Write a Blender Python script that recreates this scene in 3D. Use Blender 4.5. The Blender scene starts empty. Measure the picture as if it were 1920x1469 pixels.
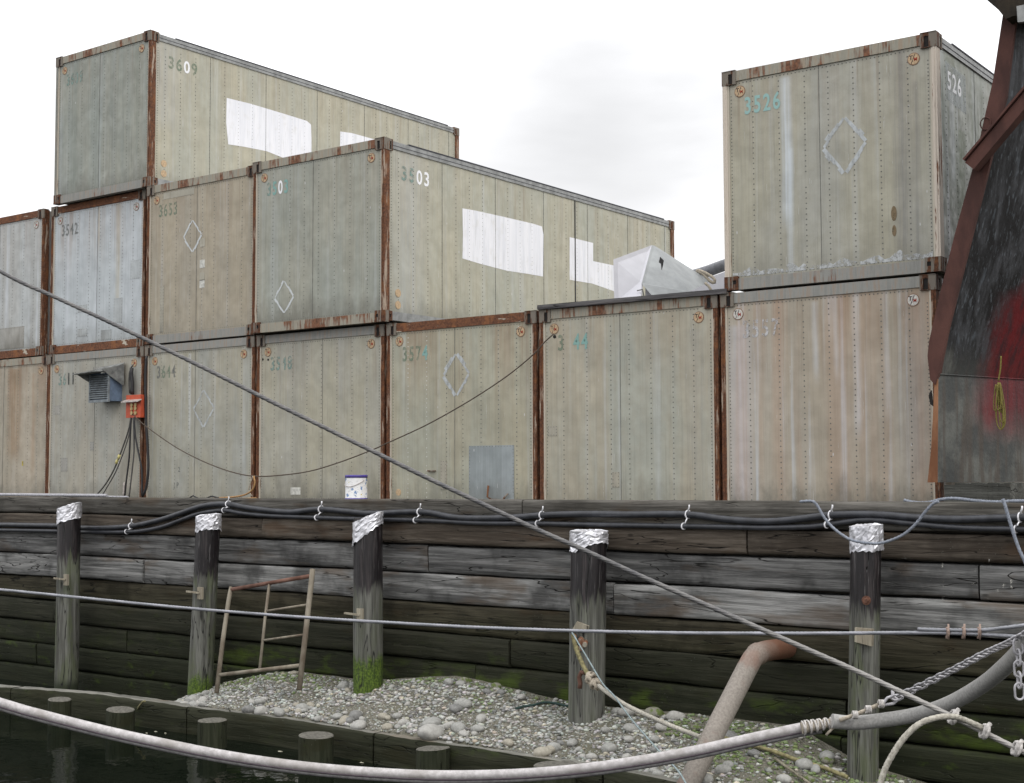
import bpy, math, random
from mathutils import Vector, Matrix, noise
import numpy as np
SC = bpy.context.scene
COL = SC.collection
R = math.radians
rnd = random.Random(7)

# ------------------------------------------------------------------ camera
F, YAW, PIT, ROLL, CZ = 2588.0, R(36.55), R(3.53), R(-.19), .39
FW = Vector((-math.sin(YAW)*math.cos(PIT), math.cos(YAW)*math.cos(PIT), math.sin(PIT)))
_r = Vector((math.cos(YAW), math.sin(YAW), 0)); _u = _r.cross(FW)
RT = _r*math.cos(ROLL)+_u*math.sin(ROLL); UP = -_r*math.sin(ROLL)+_u*math.cos(ROLL)
CAM = Vector((0, 0, CZ))
cd = bpy.data.cameras.new('camera'); cam = bpy.data.objects.new('camera', cd); COL.objects.link(cam)
m = Matrix((RT, UP, -FW)).transposed().to_4x4(); m.translation = CAM; cam.matrix_world = m
cd.sensor_width = 36; cd.lens = F/1920*36; cd.clip_end = 3000; cd.clip_start = .05
SC.camera = cam
SC.render.resolution_x = 1024; SC.render.resolution_y = 783

def ray(x, y): return FW+RT*((x-960)/F)-UP*((y-734.5)/F)
def pY(x, y, Y): d = ray(x, y); return CAM+d*(Y/d.y)
def pX(x, y, X): d = ray(x, y); return CAM+d*(X/d.x)
def pZ(x, y, z): d = ray(x, y); return CAM+d*((z-CZ)/d.z)
def pD(x, y, D): return CAM+ray(x, y)*D

# ------------------------------------------------------------------ world, sun, exposure
w = bpy.data.worlds.new('World'); SC.world = w; w.use_nodes = True
nt = w.node_tree; N = nt.nodes; L = nt.links; N.clear()
def nd(t, nodes=None, **k):
    n = (nodes or N).new(t)
    for a, b in k.items(): setattr(n, a, b)
    return n
SUN_EL, SUN_AZ = R(48), R(112)      # azimuth clockwise from +y
sky = nd('ShaderNodeTexSky', sky_type='NISHITA', sun_disc=False, sun_elevation=SUN_EL, sun_rotation=SUN_AZ, air_density=1.5, dust_density=4)
tc = nd('ShaderNodeTexCoord'); sep = nd('ShaderNodeSeparateXYZ')
L.new(tc.outputs['Generated'], sep.inputs[0])
mp = nd('ShaderNodeMapping'); mp.inputs['Scale'].default_value = (1, 1, 3.2); mp.inputs['Location'].default_value = (.35, .1, .2)
L.new(tc.outputs['Generated'], mp.inputs[0])
ns = nd('ShaderNodeTexNoise'); ns.inputs['Scale'].default_value = 2.3; ns.inputs['Detail'].default_value = 5; ns.inputs['Roughness'].default_value = .5
L.new(mp.outputs[0], ns.inputs[0])
cr = nd('ShaderNodeMapRange'); cr.inputs[1].default_value = .36; cr.inputs[2].default_value = .56; cr.inputs[3].default_value = .86; cr.inputs[4].default_value = 1.06
L.new(ns.outputs[0], cr.inputs[0])
el = nd('ShaderNodeMapRange'); el.inputs[1].default_value = 0; el.inputs[2].default_value = 1; el.inputs[3].default_value = 11.2; el.inputs[4].default_value = 26
L.new(sep.outputs[2], el.inputs[0])
mu = nd('ShaderNodeMath', operation='MULTIPLY'); L.new(cr.outputs[0], mu.inputs[0]); L.new(el.outputs[0], mu.inputs[1])
nrm = nd('ShaderNodeVectorMath', operation='NORMALIZE'); L.new(tc.outputs['Generated'], nrm.inputs[0])
# soft grey undersides where the cloud is thicker
for (vx, vy, vz), lo_, hi_, amt in ((tuple(ray(1240, 215).normalized()), .990, .9995, .24), (tuple(ray(1010, 285).normalized()), .992, .9995, .20), (tuple(ray(20, 120).normalized()), .988, .9995, .16), (tuple(ray(1500, 150).normalized()), .994, .9995, .12)):
    dp = nd('ShaderNodeVectorMath', operation='DOT_PRODUCT'); L.new(nrm.outputs[0], dp.inputs[0]); dp.inputs[1].default_value = (vx, vy, vz)
    n3 = nd('ShaderNodeTexNoise'); n3.inputs['Scale'].default_value = 9; n3.inputs['Detail'].default_value = 4; L.new(mp.outputs[0], n3.inputs[0])
    ad = nd('ShaderNodeMath', operation='MULTIPLY_ADD'); L.new(n3.outputs[0], ad.inputs[0]); ad.inputs[1].default_value = .006; L.new(dp.outputs['Value'], ad.inputs[2])
    mr = nd('ShaderNodeMapRange', interpolation_type='SMOOTHSTEP'); mr.inputs[1].default_value = lo_+.003; mr.inputs[2].default_value = hi_+.003; mr.inputs[3].default_value = 1; mr.inputs[4].default_value = 1-amt; L.new(ad.outputs[0], mr.inputs[0])
    m2 = nd('ShaderNodeMath', operation='MULTIPLY'); L.new(mu.outputs[0], m2.inputs[0]); L.new(mr.outputs[0], m2.inputs[1]); mu = m2
cc = nd('ShaderNodeCombineColor')
b1 = nd('ShaderNodeMath', operation='MULTIPLY'); b1.inputs[1].default_value = 1.015
L.new(mu.outputs[0], cc.inputs[0]); L.new(mu.outputs[0], cc.inputs[1]); L.new(mu.outputs[0], b1.inputs[0]); L.new(b1.outputs[0], cc.inputs[2])
mixc = nd('ShaderNodeMix', data_type='RGBA'); mixc.inputs[0].default_value = .93
L.new(sky.outputs[0], mixc.inputs[6]); L.new(cc.outputs[0], mixc.inputs[7])
hz = nd('ShaderNodeMapRange'); hz.inputs[1].default_value = -.03; hz.inputs[2].default_value = .0
L.new(sep.outputs[2], hz.inputs[0])
mixg = nd('ShaderNodeMix', data_type='RGBA'); mixg.inputs[6].default_value = (1.2, 1.25, 1.2, 1)
L.new(hz.outputs[0], mixg.inputs[0]); L.new(mixc.outputs[2], mixg.inputs[7])
bg = nd('ShaderNodeBackground'); bg.inputs[1].default_value = .1
wo = nd('ShaderNodeOutputWorld'); L.new(mixg.outputs[2], bg.inputs[0]); L.new(bg.outputs[0], wo.inputs[0])

sd = bpy.data.lights.new('sun', 'SUN'); sun = bpy.data.objects.new('sun', sd); COL.objects.link(sun)
sd.energy = .9; sd.angle = R(22); sd.color = (1, .95, .87)
sdir = Vector((math.sin(SUN_AZ)*math.cos(SUN_EL), math.cos(SUN_AZ)*math.cos(SUN_EL), math.sin(SUN_EL)))
sun.rotation_euler = sdir.to_track_quat('Z', 'Y').to_euler()
SC.view_settings.view_transform = 'Standard'; SC.view_settings.look = 'None'; SC.view_settings.exposure = 0; SC.view_settings.gamma = 1

# ------------------------------------------------------------------ mesh helpers
class MB:
    def __init__(s): s.v = []; s.f = []; s.m = []; s.sm = []
    def add(s, vs, fs, mi=0, sm=False):
        o = len(s.v); s.v += [tuple(v) for v in vs]
        for f in fs: s.f.append(tuple(i+o for i in f)); s.m.append(mi); s.sm.append(sm)
    def box(s, x0, x1, y0, y1, z0, z1, mi=0):
        s.add([(x0,y0,z0),(x1,y0,z0),(x1,y1,z0),(x0,y1,z0),(x0,y0,z1),(x1,y0,z1),(x1,y1,z1),(x0,y1,z1)],
              [(0,3,2,1),(4,5,6,7),(0,1,5,4),(1,2,6,5),(2,3,7,6),(3,0,4,7)], mi)
    def bar(s, a, b, wx, wy, mi=0, up=Vector((0,0,1))):
        a = Vector(a); b = Vector(b); d = (b-a).normalized(); x = d.cross(up)
        if x.length < 1e-3: x = d.cross(Vector((1,0,0)))
        x.normalize(); y = x.cross(d)
        q = [x*wx*sx+y*wy*sy for sx, sy in ((-.5,-.5),(.5,-.5),(.5,.5),(-.5,.5))]
        s.add([a+k for k in q]+[b+k for k in q], [(0,3,2,1),(4,5,6,7),(0,1,5,4),(1,2,6,5),(2,3,7,6),(3,0,4,7)], mi)
    def prism(s, pts, off, mi=0):
        n = len(pts); pts = [Vector(p) for p in pts]; off = Vector(off)
        s.add(pts+[p+off for p in pts], [tuple(range(n)), tuple(range(2*n-1, n-1, -1))]+[(i, n+i, n+(i+1) % n, (i+1) % n) for i in range(n)], mi)
    def tube(s, pts, r, n=10, mi=0, lobes=0, pitch=.15, depth=.18, cap=True, closed=False, rf=None):
        pts = [Vector(p) for p in pts]; K = len(pts)
        T = []
        for i in range(K):
            if closed: t = pts[(i+1) % K]-pts[i-1]
            else: t = pts[min(i+1, K-1)]-pts[max(i-1, 0)]
            T.append(t.normalized())
        a = T[0].cross(Vector((0,0,1)))
        if a.length < .05: a = T[0].cross(Vector((0,1,0)))
        a.normalize(); vs = []; Ls = 0
        for i in range(K):
            if i: Ls += (pts[i]-pts[i-1]).length
            a = (a-T[i]*a.dot(T[i])).normalized(); b = T[i].cross(a)
            rr = r[i] if isinstance(r, (list, tuple)) else r
            tw = 2*math.pi*Ls/pitch if lobes else 0
            for k in range(n):
                th = 2*math.pi*k/n
                q = rr*(1-depth*(1-abs(math.cos(lobes*(th+tw)/2)))) if lobes else rr
                if rf: q *= rf(i/K, th, pts[i])
                vs.append(pts[i]+(a*math.cos(th)+b*math.sin(th))*q)
        fs = []
        for i in range(K if closed else K-1):
            j = (i+1) % K
            for k in range(n): fs.append((i*n+k, i*n+(k+1) % n, j*n+(k+1) % n, j*n+k))
        s.add(vs, fs, mi, True)
        if cap and not closed:
            o = len(s.v)-len(vs)
            s.f.append(tuple(o+k for k in range(n-1, -1, -1))); s.m.append(mi); s.sm.append(False)
            s.f.append(tuple(o+(K-1)*n+k for k in range(n))); s.m.append(mi); s.sm.append(False)
    def disc(s, c, rx, ax, ay, n=20, th=.004, mi=0, ry=None):
        c = Vector(c); ax = Vector(ax); ay = Vector(ay); nn = ax.cross(ay)*th; ry = ry or rx
        p = [c+ax*math.cos(2*math.pi*k/n)*rx+ay*math.sin(2*math.pi*k/n)*ry for k in range(n)]
        s.prism([q+nn for q in p][::-1], -nn, mi)
    def build(s, name, mats, parent=None, loc=None):
        me = bpy.data.meshes.new(name); off = Vector(loc) if loc is not None else Vector((0,0,0))
        if parent is not None and loc is None: off = Vector(parent.get('_o', (0,0,0)))
        me.from_pydata([(v[0]-off.x, v[1]-off.y, v[2]-off.z) for v in s.v], [], s.f)
        if not isinstance(mats, (list, tuple)): mats = [mats]
        for mm in mats: me.materials.append(mm)
        me.polygons.foreach_set('material_index', s.m); me.polygons.foreach_set('use_smooth', s.sm)
        me.update()
        o = bpy.data.objects.new(name, me); COL.objects.link(o)
        if parent is not None: o.parent = parent
        elif loc is not None: o.location = off
        return o
def tag(o, label=None, cat=None, group=None, kind=None):
    if label: o['label'] = label
    if cat: o['category'] = cat
    if group: o['group'] = group
    if kind: o['kind'] = kind
    return o
def thing(name, loc, label, cat, group=None, local=False):
    o = bpy.data.objects.new(name, None); COL.objects.link(o); o.location = loc; o.empty_display_size = .2
    if not local: o['_o'] = tuple(loc)
    return tag(o, label, cat, group)
def cr_(pts, step):
    """Catmull-Rom through pts, resampled at about step metres"""
    P = [Vector(p) for p in pts]; P = [P[0]*2-P[1]]+P+[P[-1]*2-P[-2]]; out = []
    for i in range(1, len(P)-2):
        a, b, c, d = P[i-1:i+3]; n = max(1, int((c-b).length/step))
        for k in range(n):
            t = k/n
            out.append(.5*((2*b)+(c-a)*t+(2*a-5*b+4*c-d)*t*t+(3*b-a-3*c+d)*t**3))
    out.append(P[-2]); return out

# ------------------------------------------------------------------ material helpers
class G:
    """tiny node-graph writer"""
    def __init__(s, name, rough=.7, metal=0, spec=.4):
        s.mat = bpy.data.materials.new(name); s.mat.use_nodes = True
        s.t = s.mat.node_tree; s.n = s.t.nodes; s.l = s.t.links; s.n.clear()
        s.out = s.n.new('ShaderNodeOutputMaterial'); s.p = s.n.new('ShaderNodeBsdfPrincipled')
        s.l.new(s.p.outputs[0], s.out.inputs[0]); s.p.inputs['Roughness'].default_value = rough
        s.p.inputs['Metallic'].default_value = metal; s.p.inputs['Specular IOR Level'].default_value = spec
        s.tc = s.n.new('ShaderNodeTexCoord'); s.geo = s.n.new('ShaderNodeNewGeometry')
    def pos(s, world=False): return s.geo.outputs['Position'] if world else s.tc.outputs['Object']
    def mapv(s, v, sc=(1,1,1), lo=(0,0,0)):
        m_ = s.n.new('ShaderNodeMapping'); m_.inputs['Scale'].default_value = sc; m_.inputs['Location'].default_value = lo
        s.l.new(v, m_.inputs[0]); return m_.outputs[0]
    def noise(s, v, scale=1, det=3, ro=.55, dist=0):
        q = s.n.new('ShaderNodeTexNoise'); q.inputs['Scale'].default_value = scale; q.inputs['Detail'].default_value = det
        q.inputs['Roughness'].default_value = ro; q.inputs['Distortion'].default_value = dist; s.l.new(v, q.inputs[0]); return q.outputs[0]
    def vor(s, v, scale=1, feat='F1', out=0):
        q = s.n.new('ShaderNodeTexVoronoi'); q.feature = feat; q.inputs['Scale'].default_value = scale; s.l.new(v, q.inputs[0]); return q.outputs[out]
    def rng(s, v, a, b, c=0, d=1):
        q = s.n.new('ShaderNodeMapRange'); q.inputs[1].default_value = a; q.inputs[2].default_value = b; q.inputs[3].default_value = c; q.inputs[4].default_value = d
        q.interpolation_type = 'SMOOTHSTEP'; s.l.new(v, q.inputs[0]); return q.outputs[0]
    def math(s, op, a, b=None):
        q = s.n.new('ShaderNodeMath'); q.operation = op; q.use_clamp = False
        for i, k in enumerate((a, b)):
            if k is None: continue
            if isinstance(k, (int, float)): q.inputs[i].default_value = k
            else: s.l.new(k, q.inputs[i])
        return q.outputs[0]
    def mul(s, a, b): return s.math('MULTIPLY', a, b)
    def mix(s, f, a, b, mode='MIX'):
        q = s.n.new('ShaderNodeMix'); q.data_type = 'RGBA'; q.blend_type = mode
        for i, k in ((0, f), (6, a), (7, b)):
            if isinstance(k, (int, float)): q.inputs[i].default_value = k
            elif isinstance(k, tuple): q.inputs[i].default_value = (*k, 1) if len(k) == 3 else k
            else: s.l.new(k, q.inputs[i])
        return q.outputs[2]
    def sep(s, v):
        q = s.n.new('ShaderNodeSeparateXYZ'); s.l.new(v, q.inputs[0]); return q.outputs
    def col(s, c):
        if isinstance(c, tuple): s.p.inputs['Base Color'].default_value = (*c, 1)
        else: s.l.new(c, s.p.inputs['Base Color'])
    def rough(s, v): s.l.new(v, s.p.inputs['Roughness'])
    def bump(s, h, strength=.3, dist=.01):
        q = s.n.new('ShaderNodeBump'); q.inputs['Strength'].default_value = strength; q.inputs['Distance'].default_value = dist
        s.l.new(h, q.inputs['Height']); s.l.new(q.outputs[0], s.p.inputs['Normal'])
    def alpha(s, v): s.l.new(v, s.p.inputs['Alpha'])

def flat(name, c, rough=.6, metal=0, var=.25, sc=20):
    g = G(name, rough, metal); n1 = g.noise(g.pos(), sc, 4, .6)
    g.col(g.mix(g.rng(n1, .3, .7), tuple(k*(1-var) for k in c), tuple(min(1, k*(1+var*.6)) for k in c))); return g.mat

def panel_mat(name, ca, cb, white=.3, rust=.2, seed=0, wc=(.50,.53,.56), along='x', pink=0, streak=(), top=.35):
    """weathered aluminium sheet: vertical runs, oxide, rust wash from the rails"""
    g = G(name, .52, .12, .4); sd_ = (seed*3.7, seed*1.3, seed*2.1); p = g.pos()
    X = 1 if along == 'x' else 0; sx = (1, 1, .05)
    big = g.noise(g.mapv(p, (1.1, 1.1, .3), sd_), 1.6, 3, .5)
    mid = g.noise(g.mapv(p, (5, 5, .28), sd_), 1, 4, .6)
    fine = g.noise(g.mapv(p, (42, 42, .9), sd_), 1, 3, .6)
    mot = g.noise(g.mapv(p, (1, 1, 1), sd_), 9, 5, .62)
    c = g.mix(g.rng(g.math('ADD', g.mul(big, .6), g.mul(mid, .4)), .38, .62), ca, cb)
    c = g.mix(g.mul(g.rng(mid, .46, .7), .3), c, tuple(k*.62 for k in ca))
    c = g.mix(g.mul(g.rng(fine, .45, .72), .3), c, tuple(k*.6 for k in ca))
    c = g.mix(g.mul(g.rng(mot, .35, .75), .22), c, tuple(k*.7 for k in cb))
    wn = g.noise(g.mapv(p, (7.5, 7.5, .16), (sd_[0]+5, 0, sd_[1])), 1, 3, .6)
    wm = g.rng(wn, .53, .72)
    wm2 = g.mul(wm, g.rng(g.noise(g.mapv(p, (30, 30, .5), sd_), 1, 2), .3, .65, .35, 1))
    c = g.mix(g.mul(wm2, white), c, wc)
    xyz = g.sep(p)
    for (sxp, sw, sc_, z0, z1, amt) in streak:     # individual run-down marks
        d = g.math('ABSOLUTE', g.math('SUBTRACT', g.math('ADD', xyz[0 if along == 'x' else 1], g.mul(g.math('SUBTRACT', g.noise(g.mapv(p, (.1, .1, 1.1)), 1, 2), .5), .05)), sxp))
        mk = g.mul(g.rng(d, 0, sw, 1, 0), g.mul(g.rng(xyz[2], z0, z0+.35), g.rng(xyz[2], z1-.06, z1, 1, 0)))
        mk = g.mul(mk, g.rng(fine, .3, .6, .5, 1))
        c = g.mix(g.mul(mk, amt), c, sc_)
    # rust wash running down from the top rail and creeping up from the bottom
    rn = g.noise(g.mapv(p, (6, 6, .2), (sd_[1]+2, sd_[0], 0)), 1, 4, .65)
    tm = g.mul(g.rng(xyz[2], 1.0, 2.35), g.rng(rn, .42, .66))
    c = g.mix(g.mul(tm, min(.9, rust*top*2.6)), c, (.24, .145, .08)); fr = g.noise(g.mapv(p, (26, 26, .5), sd_), 1, 2, .5); c = g.mix(g.mul(g.mul(g.rng(fr, .60, .72), g.rng(xyz[2], .9, 2.3)), .35), c, (.19, .14, .095))
    if pink: c = g.mix(g.mul(g.rng(g.noise(g.mapv(p, (3.2, 3.2, .12), (9+seed, 3, 0)), 1, 3), .44, .6), pink), c, (.38, .245, .165))
    dn = g.noise(g.mapv(p, (5, 5, 2.2), sd_), 1, 5, .65)
    bm = g.mul(g.rng(g.math('ADD', xyz[2], g.mul(dn, -.75)), -.34, .06, 1, 0), .25+.5*((seed*37) % 10)/10)
    c = g.mix(bm, c, (.11, .105, .085))
    sp = g.vor(g.mapv(p, (2.2, 2.2, .8), sd_), 2.4)
    c = g.mix(g.mul(g.rng(sp, .02, .045, 1, 0), .7), c, (.6, .6, .62))
    # scratches: short pale marks
    sn = g.noise(g.mapv(p, (90, 90, 2.2), (sd_[2], 1, 2)), 1, 1, .5)
    c = g.mix(g.mul(g.mul(g.rng(sn, .70, .74), g.rng(mot, .5, .56)), .5), c, (.6, .6, .6))
    g.col(c); g.rough(g.rng(mot, .3, .7, .42, .66))
    wv = g.noise(g.mapv(p, (1.7, 1.7, .9), sd_), 1.5, 2, .5)
    g.bump(g.math('ADD', g.mul(wv, 2.2), g.mul(mot, .12)), .55, .05)
    return g.mat

def rust_mat(name, paint=.45, seed=0, dark=1.0, vert=True, pc=(.42, .38, .31)):
    g = G(name, .8, 0, .25); p = g.pos(); sc = (16, 16, 1.3) if vert else (2.2, 2.2, 9)
    a = g.noise(g.mapv(p, sc, (seed, seed*2, seed)), 1, 5, .65); b = g.noise(p, 34, 5, .7)
    c = g.mix(g.rng(b, .3, .7), (.062*dark, .028*dark, .018*dark), (.20*dark, .085*dark, .042*dark))
    c = g.mix(g.mul(g.rng(g.noise(p, 5, 3), .5, .7), .6), c, (.27*dark, .11*dark, .04*dark))
    c = g.mix(g.rng(a, .62-paint*.3, .66-paint*.3), c, pc)
    g.col(c); g.bump(b, .5, .006); return g.mat

def worn(name, c, cover=.5, sc=26, rough=.7, soft=.1, amax=1.0):
    g = G(name, rough, 0, .2); p = g.pos()
    n1 = g.noise(p, sc, 5, .7); n2 = g.noise(g.mapv(p, (20, 20, 2)), 1, 3, .6)
    g.col(g.mix(n2, tuple(k*.85 for k in c), c))
    g.alpha(g.mul(g.rng(g.math('ADD', g.mul(n1, .6), g.mul(n2, .4)), .5-(cover-.5)*.5-soft, .5-(cover-.5)*.5+soft), amax)); return g.mat

M = {}
def rail_mat(name, seed, cover, pc=(.33, .31, .26)):
    g = G(name, .75, 0, .25); p = g.pos(); a = g.noise(g.mapv(p, (1.1, 3, .8), (seed, seed*2, seed)), 1, 4, .6); b = g.noise(g.mapv(p, (22, 22, 2.0), (seed,)*3), 1, 4, .65); d = g.noise(p, 30, 5, .7)
    r = g.mix(g.rng(d, .3, .7), (.085, .042, .026), (.22, .10, .055)); q = g.mix(g.rng(b, .3, .7), tuple(k*.72 for k in pc), pc)
    q = g.mix(g.mul(g.rng(b, .5, .62), .45), q, (.24, .15, .09))
    c = g.mix(g.rng(g.math('ADD', g.mul(a, .72), g.mul(b, .28)), cover, cover+.05), r, q); g.col(c); g.bump(d, .4, .005); return g.mat
M['post'] = rust_mat('rusted_post', .22, 1, .82, pc=(.34, .27, .21)); M['post_grey'] = rail_mat('greyed_post', 8, .42, (.27, .275, .25))
M['post2'] = rust_mat('flaking_post', .75, 4, pc=(.55, .49, .42))
M['rail_rust'] = rust_mat('rusted_rail', .12, 2, .95, False)
M['rail_mix'] = rail_mat('part_rusted_rail', 3, .462, (.33, .315, .26))
M['rail_grey'] = rail_mat('grey_rail', 5, .36, (.29, .29, .27))
M['flange'] = rust_mat('pale_flange', .95, 6, 1.2, True, pc=(.46, .42, .35))
M['cast'] = rust_mat('casting_iron', .45, 7, .62, pc=(.17, .15, .125))
M['hole'] = flat('hole_shade_black', (.012, .01, .009), .9)  # near-black colour paints in the shade inside the holes
M['rivet'] = flat('rivet_grime', (.13, .13, .115), .7)
M['rivet_pale'] = flat('rivet_pale', (.5, .5, .47), .6)
M['seam'] = flat('seam_grime', (.12, .12, .11), .8); M['black_seam'] = flat('black_seam', (.03, .03, .03), .8)
M['alrail'] = flat('aluminium_rail', (.26, .265, .26), .5, .3, .3, 8)
M['roofdark'] = flat('roof_edge_tar', (.035, .036, .045), .7)
M['roof'] = flat('roof_sheet', (.3, .3, .29), .6, .2, .3, 3)
M['badge'] = flat('badge_tan', (.46, .33, .20), .6, 0, .3, 60)
M['badge_pale'] = flat('badge_pale', (.52, .50, .46), .6, 0, .3, 60)
M['badge_rim'] = flat('badge_rim', (.22, .13, .08), .7)
M['ink_dark'] = worn('ink_dark', (.03, .028, .03), .75, 60)
M['ink_red'] = worn('ink_red', (.36, .05, .03), .75, 60)
M['chalk'] = worn('chalk_white', (.50, .53, .545), .72, 9, .7, .22, .95)
M['chalk_strong'] = worn('chalk_white_strong', (.60, .63, .64), .9, 12, .7, .2, .95)
M['num_teal'] = worn('stencil_teal', (.22, .38, .35), .86, 30)
M['num_teal_faint'] = worn('stencil_teal_faint', (.22, .31, .28), .50, 22)
M['num_green'] = worn('stencil_green', (.21, .27, .20), .60, 22, .7, .16, .7)
M['num_grey'] = worn('stencil_grey', (.19, .20, .19), .60, 26, .7, .15, .85)
M['num_dark'] = worn('stencil_dark', (.035, .04, .04), .85, 30)
M['num_white'] = worn('stencil_white', (.82, .83, .85), 1.0, 30)
M['num_pale'] = worn('stencil_pale', (.50, .50, .51), .5, 26)
M['num_teal_b'] = worn('stencil_teal_bright', (.29, .46, .44), .85, 30)
g = G('white_patch_paint', .55); p = g.pos(); n1 = g.noise(g.mapv(p, (14, 14, .8)), 1, 4)
n2 = g.noise(p, 5, 4); n3 = g.noise(g.mapv(p, (50, 50, 3)), 1, 3)
c = g.mix(g.rng(n1, .35, .7), (.76, .76, .79), (.66, .67, .71)); c = g.mix(g.mul(g.rng(n3, .56, .7), .5), c, (.48, .48, .48)); c = g.mix(g.mul(g.rng(n2, .55, .75), .35), c, (.55, .54, .5)); g.col(c); M['patch'] = g.mat

TAN = (.362, .343, .266); GREY = (.315, .320, .288); WARM = (.385, .34, .27); BLU = (.44, .47, .49)

def text_mesh(mb, txt, size, sx, x0, z0, plane, depth, mis, adv=None):
    """flat lettering laid on a panel; plane 'x' reads along +x, 'y' along +y"""
    x = x0
    for ch, mi in zip(txt, mis):
        if ch != ' ':
            cu = bpy.data.curves.new('t', 'FONT'); cu.body = ch; cu.size = size; cu.offset = size*.022; cu.resolution_u = 3; cu.align_x = 'LEFT'
            ob = bpy.data.objects.new('t', cu); me = bpy.data.meshes.new_from_object(ob)
            vs = [(v.co.x*sx+x, v.co.y+z0) for v in me.vertices]
            vs = [(a, depth, b) if plane == 'x' else (depth, a, b) for a, b in vs]
            mb.add(vs, [tuple(pp.vertices) for pp in me.polygons], mi)
            bpy.data.objects.remove(ob); bpy.data.curves.remove(cu); bpy.data.meshes.remove(me)
        x += (adv or size*.6)*sx
    return x

def rivet(mb, c, n, mi, r=.0085):
    c = Vector(c); n = Vector(n); a = n.cross(Vector((0,0,1))).normalized(); b = Vector((0,0,1))
    vs = [c+(a*math.cos(k*math.pi/3)+b*math.sin(k*math.pi/3))*r for k in range(6)]+[c+n*.004]
    mb.add(vs, [((k+1) % 6, k, 6) for k in range(6)], mi)

def casting(mb, x0, x1, z0, z1, hx, hz, hw, hh, yf, axis='x', sgn=-1, mi=0, hmi=1):
    """corner casting face with a real recess. axis x: lies in the xz plane at y=yf facing -y; axis y: in the yz plane at x=yf facing +x"""
    t = .06
    def B(a0, a1, c0, c1, d0, d1, m_):
        if a1-a0 < 1e-4 or c1-c0 < 1e-4: return
        if axis == 'x': mb.box(a0, a1, yf+d0, yf+d1, c0, c1, m_)
        else: mb.box(yf-d1, yf-d0, a0, a1, c0, c1, m_)
    a, b, c, d = hx-hw/2, hx+hw/2, hz-hh/2, hz+hh/2
    B(x0, a, z0, z1, 0, t, mi); B(b, x1, z0, z1, 0, t, mi)
    B(a, b, z0, c, 0, t, mi); B(a, b, d, z1, 0, t, mi); B(a, b, c, d, .009, .0118, hmi)

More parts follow.
